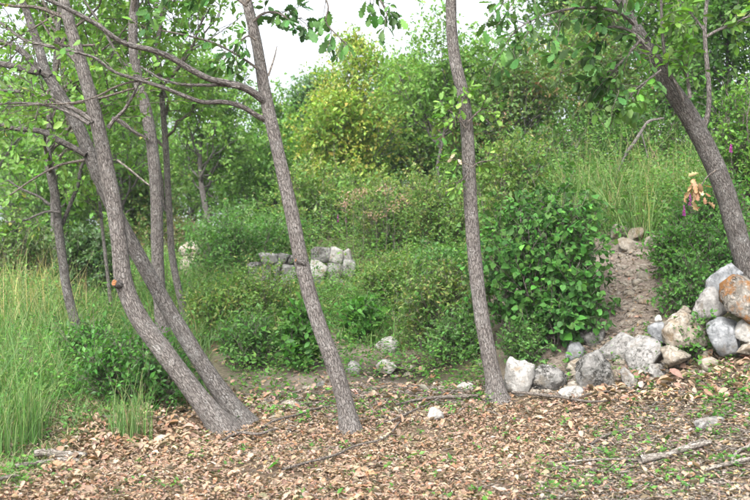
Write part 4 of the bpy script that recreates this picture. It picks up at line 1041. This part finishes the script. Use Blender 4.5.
grass_obj('slope_grass', 'mixed grass and weeds on the slope behind the clearing', 'grass', [
    (patchy(scatter([(190, 255), (480, 240), (480, 345), (420, 355), (330, 345), (240, 365), (200, 320)], 10000, 9.8, 24)), .24, .009, GR2, dict(lean=.8, K=3, straight=.4)),
    (scatter([(480, 180), (750, 160), (750, 250), (620, 235), (560, 230), (480, 260)], 7500, 12, 28), .34, .010, GR2, dict(lean=.7, K=3, straight=.4))])
grass_obj('reed_grass', 'tall arching reed-like grass on top of the bank', 'grass', [
    (patchy(scatter([(560, 195), (720, 195), (735, 228), (665, 250), (600, 238), (560, 232)], 3600, 12.2, 17)), .72, .008, [((.12, .205, .06), 4), ((.165, .26, .08), 4), ((.28, .26, .13), 2), ((.085, .14, .045), 2)], dict(lean=.75, straight=.4)),
    (scatter([(560, 195), (690, 195), (690, 228), (600, 238)], 130, 12.5, 17), 1.0, .006, [((.36, .30, .18), 3), ((.3, .27, .13), 2)], dict(lean=.35, straight=.5))])
def clump(px, py, n, L, w, r, cols=GR):
    p = hit(px, py); q = p + np.c_[rng.normal(0, r, (n, 2)), np.zeros(n)]; q[:, 2] = Z(q[:, 0], q[:, 1]); return (q, L, w, cols, dict(lean=.5))
for lab, a in [('bright green grass tuft at lower left beside the grey log', (30, 446, 150, .42, .006, .05)), ('upright green grass tuft left of the twin-stemmed oak', (136, 442, 120, .40, .005, .07)),
               ('green grass tuft at the bottom left corner', (2, 460, 120, .42, .006, .07)), ('small green tuft in front of the pale stone at left', (120, 440, 70, .32, .005, .06))]:
    v, f, c = grass(*clump(*a)[:4], lean=.5)
    p = hit(a[0], a[1]); t = thing('grass_tuft', lab, 'grass', p, 'grass tufts at the edge of the litter'); part('blades', t, v, [f], M['grass'], 'stuff', col=c, smooth=False)

# weeds and seedlings
def weeds(name, label, sets):
    V, Fc, C, n = [], [], [], 0
    for pts, size, per, h, cols in sets:
        m = len(pts); idx = np.repeat(np.arange(m), per)
        hh = h * np.exp(rng.normal(0, .4, m))
        p = pts[idx] + np.c_[rng.normal(0, size * .8, (len(idx), 2)), hh[idx] * rng.random(len(idx)) + .012]
        d = nrm(np.c_[rng.normal(0, 1, (len(idx), 2)), rng.normal(.2, .35, len(idx))]); nv = nrm(rng.normal(0, .4, (len(idx), 3)) + [0, -.15, 1])
        v, f, k = leaf_mesh('hex' if size > .05 else 'kite', p, d, nv, size * 1.1 * np.exp(rng.normal(0, .3, len(idx))))
        V.append(v); Fc.append(f + n); n += len(v); C.append(np.repeat(pal(cols, len(idx), .2, rng.random(m)[idx]), k, 0))
    o = link(name, mk_mesh(name, np.concatenate(V), [np.concatenate(Fc)], M['leaf'], col=np.concatenate(C), smooth=False), None, 'stuff')
    o['label'] = label; o['category'] = 'weeds'
WG = [((.075, .165, .035), 4), ((.11, .225, .05), 3), ((.16, .26, .06), 1.2), ((.05, .11, .03), 2)]
LITTER = [(-40, 500), (20, 478), (80, 440), (200, 440), (260, 425), (350, 415), (420, 410), (520, 402), (640, 390), (790, 365), (790, 505), (-40, 505)]
weeds('ground_cover', 'low green weeds and seedlings sprouting through the litter and slope', [
    (scatter(LITTER, 150, 6.5, 9.8), .032, 7, .05, WG),
    (scatter(CORNER, 160, 6.4, 10), .03, 9, .09, WG),
    (scatter([(560, 395), (790, 370), (790, 505), (520, 505)], 190, 6.5, 9.8), .030, 8, .06, WG),
    (scatter([(690, 350), (790, 340), (790, 440), (690, 420)], 90, 6.5, 9.8), .032, 12, .10, WG),
    (scatter([(225, 395), (500, 385), (500, 415), (230, 430)], 170, 8, 11), .032, 8, .06, WG),
    (scatter([(520, 380), (700, 300), (720, 320), (640, 392)], 90, 9.3, 11.5), .032, 9, .08, WG),
    (scatter([(200, 270), (480, 260), (490, 390), (330, 385), (230, 400)], 1600, 9.5, 20), .034, 11, .30, WG + [((.17, .2, .08), 3)]),
    (scatter([(480, 190), (760, 190), (760, 250), (640, 240), (480, 300)], 700, 11.5, 20), .05, 10, .42, WG),
    (scatter(LEFT, 2600, 7, 22), .034, 13, .30, WG + [((.17, .2, .08), 3)])])

def scrub(name, label, sets):
    V, Fc, C, n = [], [], [], 0; GS = []
    for pts, h, size, per, cols in sets:
        m = len(pts); hh = h * np.exp(rng.normal(0, .35, m)); tl = np.c_[rng.normal(0, .28, (m, 2)), np.ones(m)]
        GS.append((pts, h * .9, .005, cols, dict(lean=.3, straight=.5, K=3)))
        idx = np.repeat(np.arange(m), per); u = rng.random(len(idx)) ** .8
        p = pts[idx] + tl[idx] * (hh[idx] * u)[:, None] + rng.normal(0, 1, (len(idx), 3)) * (hh[idx] * .16 * (1.15 - u))[:, None]
        p[:, 2] = np.maximum(p[:, 2], Z(p[:, 0], p[:, 1]) + .01)
        d = nrm(np.c_[rng.normal(0, 1, (len(idx), 2)), rng.normal(.25, .4, len(idx))]); nv = nrm(rng.normal(0, .5, (len(idx), 3)) + [0, -.35, .9])
        v, f, k = leaf_mesh('kite', p, d, nv, size * (1.25 - .6 * u) * np.exp(rng.normal(0, .3, len(idx))), .8)
        V.append(v); Fc.append(f + n); n += len(v); C.append(np.repeat(pal(cols, len(idx), .2, rng.random(m)[idx]), k, 0))
    o = link(name, mk_mesh(name, np.concatenate(V), [np.concatenate(Fc)], M['leaf'], col=np.concatenate(C), smooth=False), None, 'stuff')
    o['label'] = label; o['category'] = 'scrub'
SCR = [((.10, .19, .05), 3), ((.15, .24, .065), 3), ((.21, .25, .09), 1.6), ((.07, .13, .04), 2), ((.25, .19, .13), .5)]
scrub('slope_scrub', 'tangled weeds and scrub covering the slope between the bushes', [
    (patchy(scatter([(225, 262), (480, 240), (485, 350), (400, 335), (330, 330), (250, 350), (205, 330)], 1100, 11, 19), .44), .42, .042, 34, SCR),
    (scatter([(240, 238), (480, 215), (480, 252), (420, 262), (240, 264)], 520, 15, 25), .75, .055, 38, SCR),
    (scatter([(480, 165), (770, 160), (770, 240), (670, 240), (600, 228), (480, 262)], 950, 12, 22), .75, .052, 38, SCR),
    (scatter([(-40, 262), (180, 256), (220, 300), (150, 350), (-40, 330)], 520, 13, 28), .50, .05, 34, SCR)])

# purple loosestrife and pink seed heads
def spike(label, px, py, h_px, d, col=(.42, .06, .42), group='purple loosestrife spikes'):
    top = P3(px, py, d); z = float(Z(top[:1], top[1:2])[0]); b = np.array([top[0] + .02, d, z])
    t = thing('loosestrife', label, 'flower', b, group)
    hs = h_px / F * d; end = top
    P = spline(np.array([b, b * .6 + end * .4 + [.01, 0, 0], end]), 10)
    V, Fs, bk = tubes(P[None], np.linspace(.004, .002, 10)[None], 5); part('flower_stem', t, V, Fs, M['bark_thin'], bk=bk)
    n = 60; s = rng.random(n); pos = end - np.array([0, 0, 1.]) * (s * hs)[:, None]
    dr = nrm(np.c_[rng.normal(0, 1, (n, 2)), rng.normal(.3, .3, n)]); v, f, k = leaf_mesh('kite', pos, dr, nrm(rng.normal(0, 1, (n, 3))), .022 * (1.1 - .6 * (1 - s)) * np.ones(n), 1.6)
    part('flower_spike', t, v, [f], M['leaf'], 'stuff', col=np.repeat(pal([(col, 3), (tuple(c * 1.3 for c in col), 2)], n), k, 0), smooth=False)
    n = 14; s = rng.uniform(.15, .8, n); pos = b + (end - b) * s[:, None]
    v, f, k = leaf_mesh('kite', pos, nrm(np.c_[rng.normal(0, 1, (n, 2)), rng.normal(.2, .2, n)]), nrm(rng.normal(0, .3, (n, 3)) + [0, 0, 1]), np.full(n, .06), .6)
    part('leaves', t, v, [f], M['leaf'], 'stuff', col=np.repeat(pal(WG, n), k, 0), smooth=False)
spike('tall purple flower spike left of the withered leaf clump', 690, 189, 17, 11.2)
spike('short purple flower spike below the tall one', 684, 206, 10, 11.2)
spike('purple flower spike right of the leaning oak', 731, 144, 8, 11.6)
spike('purple flower spike on the slope between the oaks', 240, 306, 13, 13.5)
spike('pair-leading purple spike left of the old wall', 201, 306, 7, 14.5)
spike('small purple spike right of its twin by the thin pale stem', 207, 300, 5, 14.5)
spike('small purple flower in the left meadow', 31, 358, 5, 10.5)
spike('second purple flower deeper in the left meadow', 26, 352, 4, 12)
spike('pinkish flower spike in the grass behind the litter at left', 82, 362, 9, 10.5, (.4, .16, .34))
spike('purple flower spike behind the old wall top', 338, 214, 8, 18.2)
spike('purple flower spike right of the old wall top', 346, 218, 6, 18.2)
for k, (px, py) in enumerate([(345, 205), (352, 196), (362, 192), (375, 215), (385, 190), (393, 207), (405, 200)]):
    d = 16.9; c = P3(px, py, d); b = np.array([c[0], d, float(Z(c[:1], c[1:2])[0])])
    t = thing('seed_head', ['leftmost', 'second', 'third', 'lowest', 'highest', 'sixth', 'rightmost'][k] + [' dusty pink seed head of the row below the gold tree', ' dusty pink seed head from the left below the gold tree', ' dusty pink seed head from the left below the gold tree', ' dusty pink seed head in the row below the gold tree', ' dusty pink seed head in the row below the gold tree', ' dusty pink seed head from the left below the gold tree', ' dusty pink seed head of the row below the gold tree'][k], 'flower', b, 'dusty pink seed heads')
    V, Fs, bk = tubes(spline(np.array([b, (b + c) / 2 + [.03, 0, 0], c]), 8)[None], np.linspace(.005, .003, 8)[None], 5); part('flower_stem', t, V, Fs, M['bark_thin'], bk=bk)
    n = 70; pos = c + rng.normal(0, 1, (n, 3)) * [.075, .06, .045]
    v, f, kk = leaf_mesh('kite', pos, rng.normal(0, 1, (n, 3)), rng.normal(0, 1, (n, 3)), np.full(n, .035), 1.3)
    part('seeds', t, v, [f], M['leaf'], 'stuff', col=np.repeat(pal([((.32, .20, .17), 3), ((.40, .27, .22), 2)], n), kk, 0), smooth=False)

# ------------------------------------------------------------------ leaf litter
def lying(pts, shapes, size, cols, tiltv=.45, lift=.012, wid=1.0):
    out = []
    ks = rng.integers(0, len(shapes), len(pts))
    for k, sh in enumerate(shapes):
        p = pts[ks == k]; n = len(p)
        a = rng.random(n) * 2 * np.pi; d = np.stack([np.cos(a), np.sin(a), rng.normal(0, .25, n)], 1)
        nv = nrm(rng.normal(0, tiltv, (n, 3)) + [0, 0, 1]); s = size * np.exp(rng.normal(0, .28, n))
        v, f, m = leaf_mesh(sh, p + np.c_[np.zeros((n, 2)), lift + rng.random(n) * lift * 1.5], nrm(d), nv, s, wid)
        out.append((v, f, np.repeat(pal(cols, n, .13), m, 0)))
    return out
def stuff_of(name, label, cat, outs, mat):
    V, Fc, C, n = [], [], [], 0
    for v, f, c in outs: V.append(v); Fc.append(f + n); C.append(c); n += len(v)
    o = link(name, mk_mesh(name, np.concatenate(V), [np.concatenate(Fc)], M[mat], col=np.concatenate(C), smooth=False), None, 'stuff')
    o['label'] = label; o['category'] = cat; return o
LEAFY = [(-40, 505), (30, 485), (90, 440), (150, 425), (200, 425), (260, 418), (350, 412), (430, 412), (500, 398), (560, 396), (640, 388), (620, 430), (560, 470), (520, 505)]
RIGHT = [(500, 505), (540, 470), (600, 420), (640, 392), (790, 362), (790, 505)]
PATCH = [(85, 425), (120, 415), (190, 430), (185, 450), (90, 470), (40, 480)]
BANKL = [(225, 400), (350, 385), (500, 385), (500, 415), (350, 425), (240, 432)]
stuff_of('leaf_litter', 'tan and brown fallen oak leaves covering the forest floor', 'leaves',
         lying(patchy(scatter(LEAFY, 17000, 6.3, 9.8, 0), .36, 2.2), ['drys', 'drys2', 'drys3'], .040, DRYP, .6)
         + lying(scatter(RIGHT, 2800, 6.3, 9.8, 0), ['drys', 'drys2', 'drys3'], .042, MULCH + [((.50, .33, .2), 4)])
         + lying(scatter([(130, 395), (270, 395), (270, 440), (130, 445)], 1300, 7.8, 10.5, 0), ['drys', 'drys2', 'drys3'], .046, DRYP, .6)
         + lying(scatter([(540, 395), (600, 330), (640, 250), (700, 290), (750, 270), (750, 340), (640, 385)], 300, 9.3, 13, 0), ['drys', 'drys2'], .045, MULCH + DRYP, .5)
         + lying(scatter(CORNER, 500, 6.4, 10, 0), ['drys', 'drys2'], .045, DRYP + MULCH, .6)
         + lying(scatter(PATCH, 900, 6.6, 9.5, 0), ['drys', 'drys3'], .048, DRYP, .6, .03)
         + lying(scatter(BANKL, 900, 8, 11, 0), ['drys', 'drys2'], .06, DRYP)
         + lying(scatter([(560, 400), (700, 360), (790, 350), (790, 400), (600, 410)], 700, 8.5, 10.2, 0), ['drys', 'drys2', 'drys3'], .07, DRYP, .6, .02)
         + lying(scatter([(200, 300), (480, 300), (480, 390), (230, 400)], 900, 9.5, 15, 0), ['drys2'], .06, DRYP), 'dry')
stuff_of('litter_crumbs', 'crumbled leaf bits and bark mulch between the fallen leaves', 'litter',
         lying(scatter(LEAFY, 15000, 6.3, 9.8, 0), ['kite'], .036, DRYP + MULCH, .5, .022, .45) + lying(scatter(CORNER, 3500, 6.4, 10, 0), ['kite'], .05, MULCH, .5, .014, .3) + lying(scatter(RIGHT, 12000, 6.3, 9.8, 0), ['kite'], .045, MULCH, .5, .016, .4)
         + lying(scatter(BANKL, 4000, 8, 11, 0), ['kite'], .034, MULCH) + lying(scatter([(520, 395), (620, 240), (700, 290), (740, 280), (640, 392)], 1400, 9.3, 13, 0), ['kite'], .03, MULCH), 'dry')
# the leaves nearest the lens one by one
q = scatter([(-5, 504), (0, 486), (120, 462), (640, 468), (760, 478), (760, 504)], 300, 6.3, 7.7, 0)
a = rng.random(len(q)) * 2 * np.pi
leaf_objs('fallen_leaf', ground, None, q + [0, 0, .035], np.stack([np.cos(a), np.sin(a), rng.normal(0, .3, len(q))], 1), nrm(rng.normal(0, .45, (len(q), 3)) + [0, -.1, 1]), rng.uniform(.045, .068, len(q)), pal(DRYP, len(q), .12), DRY_ME)
# dry twigs and straw
def straw():
    B = Bag()
    for poly, n, L, r, d0, d1 in ((LITTER, 800, .14, .0022, 6.3, 9.8), (RIGHT, 1900, .12, .0028, 6.3, 9.8), (BANKL, 500, .22, .003, 8, 11), ([(520, 395), (620, 300), (740, 280), (640, 392)], 160, .2, .003, 9.3, 12)):
        p = scatter(poly, n, d0, d1, 0); n = len(p); a = rng.random(n) * 2 * np.pi
        ln = L * np.exp(rng.normal(0, .5, n)); d = np.stack([np.cos(a), np.sin(a), rng.normal(0, .1, n)], 1)
        s = np.linspace(-.5, .5, 4); Q = p[:, None] + d[:, None] * (ln[:, None] * s)[..., None]; Q[:, :, :2] += rng.normal(0, .006, (n, 4, 2))
        Q[:, :, 2] = np.maximum(Q[:, :, 2], Z(Q[:, :, 0], Q[:, :, 1])) + rng.uniform(.01, .035, n)[:, None]
        B.add(*tubes(Q, (r * np.exp(rng.normal(0, .4, n)))[:, None] * np.array([1, 1, .9, .6]), 3))
    V, Fs, bk = B.out(); o = link('twig_litter', mk_mesh('twig_litter', V, Fs, M['dead'], bk=bk), None, 'stuff'); o['label'] = 'thin dry twigs and straw strewn over the litter'; o['category'] = 'twigs'
straw()
# pebbles on the bank
def pebbles():
    p = np.concatenate([scatter([(520, 395), (600, 345), (690, 310), (735, 300), (745, 362), (640, 388)], 260, 9.3, 11, 0), scatter([(560, 395), (600, 330), (620, 240), (665, 250), (650, 300), (640, 385)], 420, 9.3, 13, 0), scatter([(230, 400), (480, 345), (490, 400), (250, 425)], 120, 8.5, 13, 0)])
    D, Fc = ico(1); n = len(p); s = .022 * np.exp(rng.normal(0, .6, n)); V = p[:, None] + D[None] * s[:, None, None] * rng.uniform(.6, 1.2, (n, len(D), 1)) * np.array([1.2, 1, .7])
    FF = (np.arange(n) * len(D))[:, None, None] + Fc[None]
    o = link('pebbles', mk_mesh('pebbles', V.reshape(-1, 3), [FF.reshape(-1, 3)], M['rockb']), None, 'stuff'); o['label'] = 'small loose pebbles on the bare earth bank'; o['category'] = 'pebbles'
pebbles()

# ------------------------------------------------------------------ the air over the valley
def haze():
    x0, x1, y0, y1, z0, z1 = -1700, 1700, -80, 3300, -60, 300
    V = np.array([(x, y, z) for x in (x0, x1) for y in (y0, y1) for z in (z0, z1)], float)
    Fq = np.array([[0, 1, 3, 2], [4, 6, 7, 5], [0, 4, 5, 1], [2, 3, 7, 6], [0, 2, 6, 4], [1, 5, 7, 3]])
    m, N, L = nodes('haze'); v = N.new('ShaderNodeVolumePrincipled'); v.inputs['Color'].default_value = (.80, .88, 1, 1); v.inputs['Density'].default_value = .0005
    o = N.new('ShaderNodeOutputMaterial'); L.new(v.outputs[0], o.inputs['Volume'])
    h = link('haze', mk_mesh('haze', V, [Fq], m, smooth=False), None, 'stuff'); h['label'] = 'pale blue haze over the valley'; h['category'] = 'haze'
haze()
